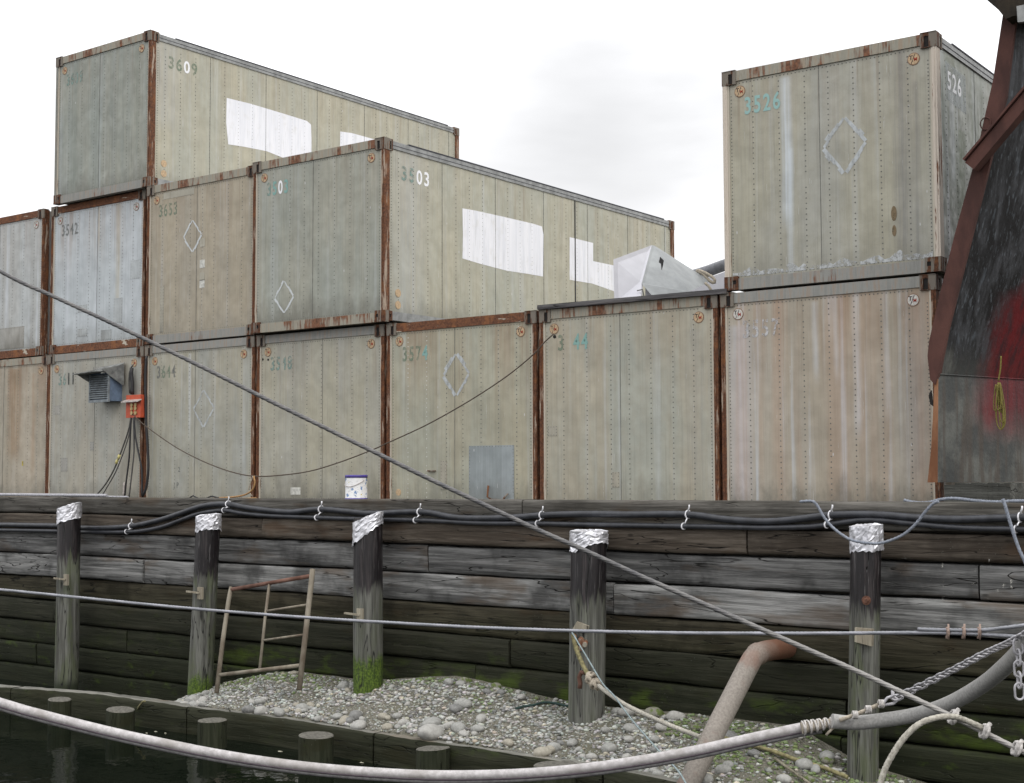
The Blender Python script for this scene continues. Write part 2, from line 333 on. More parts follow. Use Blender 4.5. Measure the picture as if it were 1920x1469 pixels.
HC = 2.434; LC = 7.70
def container(loc, label, num=None, nmis=None, mat=None, smat=None, W=2.438, side=False, rail='rail_mix', brail='rail_mix', post='post', post_l=None,
              badges=(1, 1), badge_m='badge', pale=False, extra=None, side_num=None, top_castings=True, seams=(.47,), Ln=LC):
    t = thing('shipping_container', loc, label, 'container', 'stacked grey shipping containers', local=True)
    rr = random.Random(int(abs(loc[0]*100+loc[2]*7)))
    H = HC; pw = .052
    # front panel with rivets and sheet seams
    b = MB(); x0, x1, z0, z1 = pw-.002, W-pw+.002, .098, H-.110; yf = .022
    b.box(x0, x1, yf, yf+.03, z0, z1, 0)
    for s_ in seams: b.box(W*s_-.0022, W*s_+.0022, yf-.0035, yf+.01, z0+.002, z1-.002, 2)
    cols = [.148, .285, .41, .52, .635, .755, .875]
    nz = int((z1-z0-.06)/.058)
    for ci, cx in enumerate(cols):
        if rr.random() < .0: continue
        xx = W*cx+rr.uniform(-.022, .022)
        mi_ = 3 if pale and cx in (.148, .285) else 1
        for k in range(nz):
            if rr.random() < .03: continue
            rivet(b, (xx+rr.uniform(-.0015, .0015), yf-.0005, z0+.05+k*.058), (0, -1, 0), mi_, .0088 if mi_ == 1 else .008)
    for xx in (pw+.045, W-pw-.045):
        for k in range(int((z1-z0-.2)/.04)): rivet(b, (xx, yf-.0005, z0+.1+k*.04), (0, -1, 0), 1, .008)
    for zz in (z0+.025, z1-.03):
        for k in range(int((x1-x0-.3)/.045)): rivet(b, (x0+.15+k*.045, yf-.0005, zz), (0, -1, 0), 1, .0078)
    b.build('front_panel', [mat, M['rivet'], M['seam'], M['rivet_pale']], t)
    # frame
    for i, xx in enumerate((0, W-pw)):
        b = MB(); b.box(xx, xx+pw, 0, .11, 0, H, 0)
        q = xx+pw if i == 0 else xx-.022
        b.box(q, q+.022, .010, .08, .11, H-.13, 1)
        # open lip of the pressed post
        b.box(xx+pw*.42, xx+pw*.58, -.006, .002, .12, H-.14, 0)
        b.build('corner_post', [M[post_l if (post_l and i == 0) else post], M['flange']], t)
    b = MB(); b.box(pw, W-pw, .006, .1, H-.112, H+.003, 0); b.build('top_rail', M[rail], t)
    b = MB(); b.box(pw, W-pw, .006, .1, (-.026 if loc[2] > .5 else .004), .10, 0); b.build('bottom_rail', M[brail], t)
    for (zz, kind) in ((H, 't'), (0, 'b')):
        if kind == 'b' and loc[2] < .5: continue
        for i in (0, 1):
            b = MB(); xa, xb = (-.004, .165) if i == 0 else (W-.165, W+.004)
            hx = xa+.125 if i == 0 else xb-.125
            if kind == 't': casting(b, xa, xb, H-.148, H+.006, hx-(.02 if i == 0 else -.02), H-.085, .05, .115, -.007)
            else: casting(b, xa, xb, -.006, .125, hx, .058, .042, .046, -.007)
            b.box(xa, xb, -.012, .1, (H+.006 if kind == 't' else -.027), (H+.012 if kind == 't' else -.006), 0)
            b.build('corner_casting', [M['cast'], M['hole']], t)
    # sides, roof and rear
    def plain(name, bx, mats): bb = MB(); bb.box(*bx, 0); return bb.build(name, mats, t)
    if side:
        b = MB(); xs = W-.02; b.box(xs-.03, xs, .11, Ln-.11, .12, H-.11, 0)
        nn = int(Ln/.305)
        for k in range(1, nn):
            yy = k*Ln/nn
            if k % 4 == 0: b.box(xs, xs+.0035, yy-.003, yy+.003, .125, H-.12, 2)
            for j in range(int(2.1/.06)):
                if rr.random() < .04: continue
                rivet(b, (xs+.0005, yy, .17+j*.06), (1, 0, 0), 1, .0095)
        for yy in (.16, Ln-.16):
            for j in range(52): rivet(b, (xs+.0005, yy, .16+j*.04), (1, 0, 0), 1, .009)
        b.build('side_panel', [smat or mat, M['rivet'], M['seam']], t)
        b = MB(); b.box(W-.10, W-.004, .11, Ln-.11, H-.115, H-.012, 0); b.box(W-.11, W+.002, .5, Ln-.35, H-.012, H+.004, 1)
        b.box(W-.1, W, .11, Ln-.11, H-.072, H-.066, 1)
        b.build('side_rail', [M['alrail'], M['roofdark']], t)
        b = MB(); b.box(W-.10, W-.004, .11, Ln-.11, .004, .122, 0); b.build('side_rail', M['alrail'], t)
        b = MB(); b.box(W-.09, W, Ln-.11, Ln, 0, H, 0); b.build('corner_post', M[post], t)
        for zz in (0, 1):
            for yy in (0, 1):
                b = MB(); ya, yb = (-.003, .165) if yy == 0 else (Ln-.165, Ln+.003); hy = ya+.115 if yy == 0 else yb-.115
                if zz: casting(b, ya, yb, H-.148, H+.007, hy, H-.08, .05, .11, W+.006, 'y')
                else: casting(b, ya, yb, -.005, .125, hy, .058, .045, .045, W+.006, 'y')
                b.build('corner_casting', [M['cast'], M['hole']], t)
    else:
        plain('side_panel', (W-.05, W-.02, .11, Ln, .004, H-.01), smat or mat)
    plain('side_panel', (.02, .05, .11, Ln, .004, H-.01), mat)
    plain('rear_panel', (.05, W-.05, Ln-.04, Ln-.003, .004, H-.02), mat)
    plain('roof_panel', (.02, W-.1, .1, Ln-.11, H-.03, H-.012), M['roof'])
    # badges: round emblem with a T and an M either side of a slash
    for i, on in enumerate(badges):
        if not on: continue
        cx = W*.085 if i == 0 else W*.9; cz = H-.235
        bm_ = MB(); bm_.disc((cx, yf, cz), .066, (1,0,0), (0,0,1), 24, .004, 1); bm_.disc((cx, yf-.004, cz), .058, (1,0,0), (0,0,1), 24, .002, 0)
        text_mesh(bm_, 'T', .062, 1, cx-.046, cz-.004, 'x', yf-.0075, [2]); text_mesh(bm_, 'M', .052, .9, cx+.002, cz-.024, 'x', yf-.0075, [3])
        bm_.bar((cx-.026, yf-.0068, cz-.05), (cx+.016, yf-.0068, cz+.052), .006, .0012, 2, Vector((0,-1,0)))
        bm_.build('emblem', [M[badge_m], M['badge_rim'], M['ink_dark'], M['ink_red']], t)
    if num:
        b = MB(); text_mesh(b, num, .265, .70, W*.105, H-.50, 'x', yf-.003, list(range(4)), .165); b.build('number', [M[k] for k in nmis], t)
    if side_num:
        b = MB(); text_mesh(b, side_num[0], .27, .95, .36, H-.50, 'y', W-.02+.003, list(range(4)), .165); b.build('number', [M[k] for k in side_num[1]], t)
    if extra: extra(t, W, H, yf, rr)
    return t

def diamond(t, cx, cz, hw, hh, yf, mat='chalk', lw=.03, jit=.012):
    b = MB(); r_ = random.Random(int(cx*991)); P = [(cx, cz+hh), (cx+hw, cz), (cx, cz-hh), (cx-hw, cz)]
    for i in range(4):
        a = P[i]; c = P[(i+1) % 4]
        for k in range(5):
            u0, u1 = k/5-.01, (k+1)/5+.01; o = r_.uniform(-jit, jit)*.4; lw_ = lw*r_.uniform(.6, 1.3)
            p0 = (a[0]+(c[0]-a[0])*u0, a[1]+(c[1]-a[1])*u0); p1 = (a[0]+(c[0]-a[0])*u1, a[1]+(c[1]-a[1])*u1)
            nx, nz = -(p1[1]-p0[1]), p1[0]-p0[0]; l_ = math.hypot(nx, nz); nx /= l_; nz /= l_
            b.add([(p0[0]+nx*(lw_+o), yf-.003-k*.0001, p0[1]+nz*(lw_+o)), (p1[0]+nx*(lw_+o), yf-.003-k*.0001, p1[1]+nz*(lw_+o)), (p1[0]+nx*o, yf-.003-k*.0001, p1[1]+nz*o), (p0[0]+nx*o, yf-.003-k*.0001, p0[1]+nz*o)], [(0,1,2,3)], 0)
    b.build('chalk_diamond', M[mat], t)
def rect_patch(t, x0, x1, z0, z1, yf, mat, name='repair_patch', th=.003, riv=True):
    b = MB(); b.box(x0, x1, yf-th, yf+.004, z0, z1, 0)
    if riv:
        n_ = max(3, int((z1-z0)/.045))
        for k in range(n_+1):
            for xx in (x0+.012, x1-.012): rivet(b, (xx, yf-th-.0004, z0+.008+(z1-z0-.016)*k/n_), (0,-1,0), 1, .006)
        n_ = max(2, int((x1-x0)/.045))
        for k in range(1, n_):
            for zz in (z0+.012, z1-.012): rivet(b, (x0+.008+(x1-x0-.016)*k/n_, yf-th-.0004, zz), (0,-1,0), 1, .006)
    b.build(name, [mat, M['rivet']], t)

# ------------------------------------------------------------------ setting: ground, water
g = G('packed_ground', .9); n1 = g.noise(g.pos(), 3, 6, .65); g.col(g.mix(n1, (.05, .045, .035), (.16, .145, .115))); g.bump(n1, .5, .03); M['ground'] = g.mat
b = MB(); b.box(-700, 700, 12.93, 900, -6, 0, 0); tag(b.build('ground', M['ground']), 'packed dirt yard behind the timber wall', kind='structure')
g = G('harbour_water', .035, 0, .5); p = g.pos(True)
n1 = g.noise(g.mapv(p, (1, 1, 1)), 2.2, 3, .5); n2 = g.noise(g.mapv(p, (1, 1, 1), (4, 2, 0)), 9, 2, .5)
g.col((.003, .005, .003)); g.p.inputs['IOR'].default_value = 1.33; g.bump(g.math('ADD', n1, g.mul(n2, .25)), .14, .05); M['water'] = g.mat
ZW = -2.70
b = MB(); b.add([(-600, -500, ZW), (600, -500, ZW), (600, 12.9, ZW), (-600, 12.9, ZW)], [(0,1,2,3)]); tag(b.build('water', M['water']), 'still dark green harbour water', kind='structure')

# ------------------------------------------------------------------ containers
GP = .04; Z2 = HC+GP; Z3 = 2*Z2; YF = 13.69
def ex_top(t, W, H, yf, rr):
    tx, ty, tz = t.location
    for poly in ([(425,184),(470,195),(530,213),(575,227),(583,234),(584,262),(584,318),(540,300),(500,284),(460,276),(428,271),(424,230)], [(638,247),(660,250),(710,264),(765,282),(765,340),(700,320),(637,296)]):
        b = MB(); q = [pX(x, y, tx+W-.02+.0008) for x, y in poly]; q = [(v.x-tx, v.y-ty, v.z-tz) for v in q]; b.prism(q, (.0012, 0, 0)); b.build('white_paint_patch', M['patch'], t)
    for zz in (.22, .38):
        b = MB(); b.disc((W-.02, .30, zz), .055, (0,1,0), (0,0,1), 20, .006); b.build('emblem', M['badge'], t)
def ex_3503(t, W, H, yf, rr):
    diamond(t, W*.25, .45, .17, .215, yf, 'chalk_strong', .026)
    tx, ty, tz = t.location
    for poly in ([(867,391),(890,395),(940,406),(1000,420),(1016,425),(1019,440),(1018,519),(990,514),(950,508),(900,495),(867,485),(868,440)], [(1068,445),(1112,456),(1112,490),(1150,498),(1190,508),(1190,560),(1150,546),(1110,532),(1068,525)]):
        b = MB(); q = [pX(x, y, tx+W-.02+.0008) for x, y in poly]; q = [(v.x-tx, v.y-ty, v.z-tz) for v in q]; b.prism(q, (.0012, 0, 0)); b.build('white_paint_patch', M['patch'], t)
    p0 = pX(1080, 460, tx+W); yy = p0.y-ty
    b = MB(); b.box(W-.021, W-.012, yy-.012, yy+.012, .13, H-.12, 0); b.build('cover_strip', M['black_seam'], t)
    for zz in (.22, .38):
        b = MB(); b.disc((W-.02, .30, zz), .055, (0,1,0), (0,0,1), 20, .006); b.build('emblem', M['badge'], t)
def ex_3526(t, W, H, yf, rr):
    diamond(t, W*.585, H-1.02, .22, .28, yf, 'chalk', .048)
    b = MB(); n_ = 40
    for k in range(n_):
        xa_, xb_ = .09+(W-.18)*k/n_, .09+(W-.18)*(k+1)/n_; h_ = .03+.07*abs(noise.noise((k*.37, 2.2, 0)))*2; h2 = .03+.07*abs(noise.noise(((k+1)*.37, 2.2, 0)))*2
        b.add([(xa_, yf-.003, .121), (xb_, yf-.003, .121), (xb_, yf-.003, .121+h2), (xa_, yf-.003, .121+h_)], [(0,1,2,3)])
    b.build('flaking_paint', M['flake'], t)
    b = MB(); b.add([(W-.0185, .32, H-.62), (W-.0185, .95, H-.66), (W-.0185, .95, H-.25), (W-.0185, .32, H-.22)], [(0,1,2,3)]); b.build('white_smear', M['smear'], t)
    for zz, s_ in ((.62, .06), (.44, .045)):
        b = MB(); b.disc((W*.80, yf-.001, zz), s_*.5, (1,0,0), (0,0,1), 20, .003, 0, s_*1.3); b.build('label_scar', M['scar'], t)
M['scar'] = worn('glue_scar', (.20, .15, .09), .7, 20)
M['smear'] = worn('white_smear', (.50, .54, .55), .56, 4, .7, .2, .7)
M['flake'] = worn('flaking_paint', (.52, .54, .55), .52, 16, .7, .10, .9)
def ex_3653(t, W, H, yf, rr):
    diamond(t, W*.43, H-.88, .19, .23, yf, 'chalk_strong', .028)
    rect_patch(t, W*.15, W*.44, H-.24, H-.14, yf, M['patch_tan'], riv=False)
    rect_patch(t, W*.13, W*.165, .14, .85, yf, M['patch_tan'])
    for zz, m_ in ((1.44, 'patch_tan'), (1.12, 'patch_pale'), (.93, 'patch_tan'), (.82, 'patch_pale')): rect_patch(t, W*.50, W*.545, zz-.07, zz+.05, yf, M[m_], 'label', riv=False)
def ex_3542(t, W, H, yf, rr):
    for (a, c, z_, h_) in ((.85, .95, 1.05, .30), (.68, .77, .38, .40), (.55, .66, .13, .16), (.30, .40, .22, .13), (.30, .40, .62, .12)): rect_patch(t, W*a, W*c, z_, z_+h_, yf, M['patch_blue'])
def ex_left2(t, W, H, yf, rr): rect_patch(t, W*.2, W*.78, .13, .5, yf, M['patch_grey'])
def ex_3574(t, W, H, yf, rr):
    diamond(t, W*.48, H-.72, .19, .25, yf, 'chalk', .045)
    rect_patch(t, W*.565, W*.855, .121, .80, yf, M['patch_blue2'], 'hatch_cover', .006)
    b = MB(); b.tube([(W*.70, -.01, .30), (W*.70, -.03, .16), (W*.73, -.04, .125), (W*.80, -.04, .125), (W*.825, -.01, .2)], .012, 8); b.build('hatch_hook', M['cast'], t)
    b = MB(); b.disc((W*.08, yf, .21), .045, (1,0,0), (0,0,1), 16, .003); b.build('emblem', M['badge'], t)
    rect_patch(t, W*.375, W*.415, .25, .62, yf, M['patch_tan'], 'latch_plate', .008)
    b = MB(); b.box(W*.29, W*.34, yf-.03, yf, .48, .495); b.build('ledge', M['cast'], t)
def ex_344(t, W, H, yf, rr):
    rect_patch(t, W*.03+.03, W*.10, .90, 1.02, yf, M['patch_tan']); rect_patch(t, W*.42, W*.46, .28, .46, yf, M['patch_tan'])
    b = MB(); b.disc((W*.087, yf, H-.33), .022, (1,0,0), (0,0,1), 14, .003); b.build('cable_hole', M['hole'], t)
def ex_3644(t, W, H, yf, rr):
    diamond(t, W*.55, H-1.0, .21, .26, yf, 'chalk', .026)
    b = MB(); text_mesh(b, 'JP', .12, .9, W*.28, .26, 'x', yf-.003, [0, 0]); text_mesh(b, '2', .1, .9, W*.32, .5, 'x', yf-.003, [0]); b.build('stencil_letters', M['num_grey'], t)
def ex_3548(t, W, H, yf, rr):
    for xx in (.03, .075):
        b = MB(); b.disc((W*xx+.03, yf, H-.33-xx*.2), .016, (1,0,0), (0,0,1), 14, .003); b.build('cable_hole', M['hole'], t)
    rect_patch(t, W*.28, W*.36, .17, .27, yf, M['patch_pale'], 'label', riv=False)
def ex_3611(t, W, H, yf, rr):
    for (a, c, z_, h_) in ((.06, .13, 1.45, .15), (.15, .22, .52, .22), (.46, .50, .85, .14), (.48, .78, H-.30, .05)): rect_patch(t, W*a, W*c, z_, z_+h_, yf, M['patch_grey'])
def ex_left1(t, W, H, yf, rr): 
    for xx, zz, s_ in ((.40, .72, .05), (.70, .62, .03)):
        b = MB(); b.box(W*xx, W*xx+s_*1.2, yf-.003, yf-.001, zz, zz+s_*2.6); b.build('yellow_paint_dab', M['yellow_dab'], t)
M['yellow_dab'] = worn('yellow_dab', (.5, .42, .08), .6, 30)
M['patch_tan'] = panel_mat('sheet_tan', (.33, .31, .25), (.36, .34, .28), .1, 0, 31)
M['patch_pale'] = flat('label_pale', (.52, .52, .48), .6, 0, .3, 30)
M['patch_blue'] = panel_mat('sheet_blue', (.42, .45, .46), (.37, .39, .39), .4, 0, 32)
M['patch_blue2'] = panel_mat('sheet_blue_grey', (.28, .31, .32), (.25, .28, .285), .2, 0, 33)
M['patch_grey'] = panel_mat('sheet_grey', (.29, .285, .26), (.32, .31, .28), .1, 0, 34)
TEAL4 = ['num_teal']*4
WS = (.60, .64, .68)
spec = [
 # X, Y, Z, label, kwargs
 (-22.17, YF+.05, 0, 'brown streaked container at the left end of the bottom row, cut by the picture edge', dict(mat=panel_mat('panel_brown_streaked', WARM, (.32, .29, .23), .15, .6, 11, streak=[(1.45, .30, (.24, .15, .075), .6, 2.3, .75), (2.0, .1, (.3, .2, .12), .3, 2.2, .5)]), badges=(0, 1), extra=ex_left1)),
 (-19.68, YF, 0, 'grey container carrying the louvred vent box, faded number ending in 11', dict(num='3611', nmis=['num_teal_faint', 'num_teal_faint', 'num_dark', 'num_dark'], mat=panel_mat('panel_vent_box', GREY, (.36, .335, .275), .2, .1, 12), rail='rail_grey', seams=(.5,), extra=ex_3611)),
 (-17.20, YF, 0, 'grey tan container numbered 3644 with a chalk diamond, bottom row', dict(num='3644', nmis=['num_grey', 'num_green', 'num_green', 'num_grey'], mat=panel_mat('panel_3644', GREY, TAN, .5, .1, 13, streak=[(1.02, .05, WS, .9, 2.3, .5)]), rail='rail_grey', extra=ex_3644)),
 (-14.71, YF, 0, 'tan container with faint teal number 3548, behind the paint can', dict(num='3548', nmis=['num_teal_faint']*4, mat=panel_mat('panel_3548', TAN, (.34, .335, .29), .25, .12, 14), rail='rail_grey', seams=(.53,), extra=ex_3548)),
 (-12.22, YF, 0, 'tan container numbered 3574 with a blue grey hatch cover low on the right', dict(num='3574', nmis=['num_green', 'num_green', 'num_green', 'num_teal'], mat=panel_mat('panel_3574', (.335, .338, .275), (.375, .345, .255), .2, .45, 15), rail='rail_rust', pale=True, extra=ex_3574)),
 (-9.73, YF, 0, 'grey tan container numbered 3 44 with a cable running into its upper left corner', dict(num='3 44', nmis=['num_green', 'num_green', 'num_teal', 'num_teal'], mat=panel_mat('panel_344', (.33, .338, .29), (.39, .352, .27), .3, .2, 16, streak=[(2.15, .2, (.24, .24, .23), .1, 2.1, .3)]), rail='rail_mix', extra=ex_344)),
 (-7.25, YF, 0, 'pinkish brown container with white runs, numbered 3557, beside the dark hull', dict(num='3557', nmis=['num_pale']*4, mat=panel_mat('panel_3557', (.34, .30, .235), (.39, .355, .295), .95, .5, 17, pink=.33, streak=[(.22, .26, (.46, .46, .50), -.3, 2.1, .55), (1.58, .07, WS, .7, 2.35, .6), (1.35, .05, WS, 1.3, 2.35, .5), (1.9, .05, WS, .9, 2.35, .4), (1.12, .06, WS, 1.3, 2.3, .4), (2.2, .2, (.27, .24, .24), .2, 2.3, .4)]), rail='rail_grey', badge_m='badge_pale', side=True, seams=())),
 (-22.45, YF+.1, Z2, 'pale streaked container at the left end of the second row, cut by the picture edge', dict(mat=panel_mat('panel_pale_left', (.41, .43, .43), (.38, .38, .36), .9, .25, 18), rail='rail_rust', brail='rail_rust', badges=(0, 1), badge_m='badge_pale', extra=ex_left2)),
 (-19.83, YF+.12, Z2, 'pale bluish container numbered 3542 in the second row', dict(num='3542', nmis=['num_grey']*4, mat=panel_mat('panel_3542', (.42, .455, .47), (.47, .50, .52), .9, .5, 19, streak=[(1.75, .1, (.42, .37, .26), .4, 2.35, .5), (1.25, .05, (.40, .31, .2), 1.5, 2.35, .5)]), rail='rail_rust', brail='rail_rust', badge_m='badge_pale', seams=(.5,), extra=ex_3542)),
 (-17.20, YF, Z2, 'brownish container numbered 3653 with chalk diamond and small labels, second row', dict(num='3653', nmis=['num_green']*4, mat=panel_mat('panel_3653', (.325, .295, .235), (.36, .315, .235), .25, .2, 20), rail='rail_mix', brail='rail_grey', badges=(1, 0), extra=ex_3653)),
 (-14.70, 13.58, Z2, 'grey green container numbered 3503 with white paint patches on its long side', dict(num='3503', nmis=['num_teal_faint', 'num_teal', 'num_white', 'num_teal'], W=2.53, mat=panel_mat('panel_3503', (.285, .30, .262), (.325, .32, .262), .25, .12, 21), smat=panel_mat('side_3503', (.36, .365, .305), (.41, .385, .295), .3, .1, 22, along='y', streak=[(.5, .6, (.37, .39, .40), -.5, 2.4, .4)]), side=True, extra=ex_3503, side_num=('3503', ['num_teal_faint', 'num_teal_faint', 'num_white', 'num_white']))),
 (-7.19, YF, Z2, 'grey container numbered 3526 with a chalk diamond, high on the right', dict(num='3526', nmis=['num_teal_b']*4, mat=panel_mat('panel_3526', (.322, .32, .28), (.36, .342, .265), .2, .15, 23, streak=[(.76, .10, (.53, .58, .62), .5, 2.3, .8), (.79, .06, (.53, .58, .62), -.2, 1.5, .5), (2.05, .14, (.17, .17, .175), .0, 2.4, .5), (2.2, .06, (.17, .17, .175), -.3, 2.0, .4)]), smat=panel_mat('side_3526', (.30, .31, .28), (.22, .25, .19), .5, .1, 24, along='y', streak=[(.75, .25, (.10, .13, .06), -.4, 1.6, .7), (.5, .12, WS, .8, 2.0, .5)]), side=True, rail='rail_mix', brail='rail_grey', post='post2', extra=ex_3526, side_num=('526 ', ['num_white']*4))),
 (-19.60, YF, Z3, 'topmost container of the left stack, white paint patches on its long side', dict(num='3609', nmis=['num_teal_faint']*4, mat=panel_mat('panel_top', (.235, .258, .232), (.285, .29, .245), .3, .15, 25, streak=[(.5, .12, (.16, .18, .15), .2, 2.3, .4), (1.5, .2, (.17, .18, .155), -.2, 2.3, .4), (2.1, .1, (.15, .17, .14), .3, 2.3, .4)]), smat=panel_mat('side_top', (.36, .36, .30), (.41, .382, .29), .25, .12, 26, along='y', streak=[(.3, .5, (.36, .37, .37), .8, 2.4, .4)]), side=True, rail='rail_mix', brail='rail_grey', post_l='post_grey', extra=ex_top, side_num=('3609', ['num_green', 'num_green', 'num_white', 'num_green']))),
]
for X, Y, Z, lab, kw in spec: container((X, Y, Z if Z else -.02), lab, **kw)
M['wood_grey'] = None
# ------------------------------------------------------------------ timber wall
def wood(name, a, b_, moss=.2, seed=0, axis='x', wet=0, stain=.4, crack=1.0):
    g = G(name, .86-.12*wet, 0, .16); p = g.pos(True)
    sc = (.55, 6, 11) if axis == 'x' else (9, 9, .5)
    q = g.mapv(p, sc, (seed, seed*.7, seed*1.9))
    gr = g.noise(q, 1.3, 6, .68, .35); fi = g.noise(g.mapv(p, tuple(k*4 for k in sc), (seed,0,0)), 1, 4, .7, .2); bl = g.noise(g.mapv(p, (1,1,1), (seed*2,0,0)), 1.7, 4, .6)
    c = g.mix(g.rng(gr, .36, .64), a, b_)
    c = g.mix(g.mul(g.rng(fi, .42, .7), .45), c, tuple(k*.45 for k in a))
    c = g.mix(g.mul(g.rng(bl, .48, .68), stain), c, tuple(k*.5 for k in a))
    rst = g.noise(g.mapv(p, (.9, 1, 3), (seed*5, 3, 1)), 1.2, 3)
    c = g.mix(g.mul(g.rng(rst, .54, .68), .6), c, (a[0]*1.15, a[1]*.85, a[2]*.62))
    # drying cracks: thin dark lines wandering with the grain
    wv = g.noise(g.mapv(p, (.5, 1, 5.0) if axis == 'x' else (7, 7, .7), (seed*3.1, seed, 5)), 1, 3, .55, .4)
    cd_ = g.math('ABSOLUTE', g.math('SUBTRACT', wv, .5)); cm = g.mul(g.rng(cd_, .0, .008, 1, 0), g.rng(g.noise(g.mapv(p, (.7,1,1.2), (seed,9,2)), 1.3, 2), .38, .5))
    c = g.mix(g.mul(cm, crack), c, (.008, .007, .006))
    kn = g.vor(g.mapv(p, (1.1, 1.1, 2.6) if axis == 'x' else (2, 2, 1), (seed, 2, seed)), 1.1); km = g.rng(kn, .02, .06, 1, 0)
    c = g.mix(g.mul(km, .7), c, tuple(k*.28 for k in a))
    mo = g.noise(g.mapv(p, (1.3, 1.3, 2.0), (seed, 4, 4)), 2.4, 5, .65)
    xyz = g.sep(p)
    mm = g.mul(g.rng(mo, .56, .72), g.rng(xyz[2], -2.2, -1.1, 1, .12))
    c = g.mix(g.mul(mm, moss*.9), c, (.040, .062, .008)); c = g.mix(g.mul(g.rng(xyz[2], -1.6, -1.0, 1, 0), .30), c, (.020, .026, .008))
    fz = g.noise(g.mapv(p, (1.1, 1, 2.5), (seed, 1, 6)), 1.6, 5, .65); c = g.mix(g.mul(g.mul(g.rng(fz, .47, .66), g.mul(g.rng(xyz[2], -2.2, -2.0), g.mul(g.rng(xyz[2], -1.95, -1.70, 1, 0), g.rng(xyz[0], -15.5, -13.5, .15, 1)))), min(1, moss*.85)), c, (.055, .085, .010))
    sk = g.vor(p, 26); c = g.mix(g.mul(g.mul(g.rng(sk, .06, .12, 1, 0), g.rng(bl, .52, .6)), .35), c, (.25, .25, .23))
    g.col(c); g.bump(g.math('SUBTRACT', g.math('ADD', gr, g.mul(fi, .5)), g.mul(cm, 1.2)), .75, .018); return g.mat
bnd = [.11, -.135, -.41, -.75, -1.09, -1.44, -1.76, -2.10, -2.43, -2.80]
crs = [((.062, .058, .050), (.150, .142, .128), .06, 0, .5), ((.055, .044, .034), (.125, .106, .086), .05, 0, .6), ((.055, .055, .054), (.175, .174, .170), .06, 0, .8), ((.080, .080, .078), (.25, .25, .243), .14, 0, .8),
       ((.030, .026, .017), (.070, .062, .042), .7, .2, .7), ((.013, .012, .010), (.034, .032, .025), .6, .4, .5), ((.009, .0095, .007), (.026, .025, .019), .7, .6, .5), ((.008, .009, .006), (.023, .024, .016), .9, .7, .5), ((.007, .008, .005), (.018, .020, .012), .8, .8, .5)]
wall = thing('timber_wall', (-10, 12.8, -2.8), 'tall retaining wall of stacked grey weathered timbers under the containers', 'wall')
YW = 12.6
for ci in range(9):
    zt, zb = bnd[ci], bnd[ci+1]; x = -31.0-rnd.uniform(0, 2)
    joints = {0: [-22, -9.2, -3.2], 1: [-24, -13.4, -6.4], 2: [-19.5, -10.6, -4.1], 3: [-23.5, -15.8, -8.0, -3], 4: [-20, -12.6, -5.1], 5: [-17.9, -9.4], 6: [-22, -16.2, -9.9, -5.4], 7: [-18.3, -12.3, -6.6, -5.45], 8: [-21, -14.4, -7]}[ci]
    xs = [-33]+joints+[1.2]
    proud = [0, -.015, .012, .0, .03, .015, .035, .02, .03][ci]
    for ti in range(len(xs)-1):
        xa, xb = xs[ti]+.008, xs[ti+1]-.008; sd_ = ci*7+ti*3.3; b = MB(); n = max(4, int((xb-xa)/.12)); rows = []
        d0 = proud+rnd.uniform(-.014, .014); tilt = rnd.uniform(-.016, .016); tt = rnd.uniform(.005, .018)+(.010 if ci in (1, 2) else 0)
        prof = [(.30, 1), (.035, 1), (.006, .97), (0, .86), (0, .62), (0, .38), (0, .14), (.008, .03), (.04, 0), (.30, 0)]
        for k in range(n+1):
            xx = xa+(xb-xa)*k/n
            zt_ = zt-tt*.6+.016*noise.noise((xx*.8, sd_, 0))+.006*noise.noise((xx*4, sd_, 1)); zb_ = zb+tt*.6+.016*noise.noise((xx*.8, sd_, 8))+.007*noise.noise((xx*4, sd_, 3))
            if ci == 0: zt_ = .105+.0028*(xx+17.5)+.006*noise.noise((xx*1.3, sd_, 0))
            for (dy, u) in prof:
                yy = YW+d0+dy+tilt*(u-.5)+.010*noise.noise((xx*1.1, u*3, sd_))+.003*noise.noise((xx*7, u*9, sd_))
                rows.append((xx, yy, zb_+(zt_-zb_)*u))
        q = len(prof)
        fs = [(k*q+j, (k+1)*q+j, (k+1)*q+j+1, k*q+j+1) for k in range(n) for j in range(q-1)]
        b.add(rows, [tuple(reversed(f_)) for f_ in fs], 0, True)
        b.add(rows[:q], [tuple(range(q))], 0); b.add(rows[-q:], [tuple(range(q-1, -1, -1))], 0)
        a, c_, mo, wet, st = crs[ci]; k_ = rnd.uniform(.85, 1.15)
        if ci == 3 and ti == 3: k_ = 1.15
        mt = wood('timber_course', tuple(v*k_ for v in a), tuple(v*k_ for v in c_), mo, sd_, 'x', wet, st)
        b.build('timber', mt, wall)

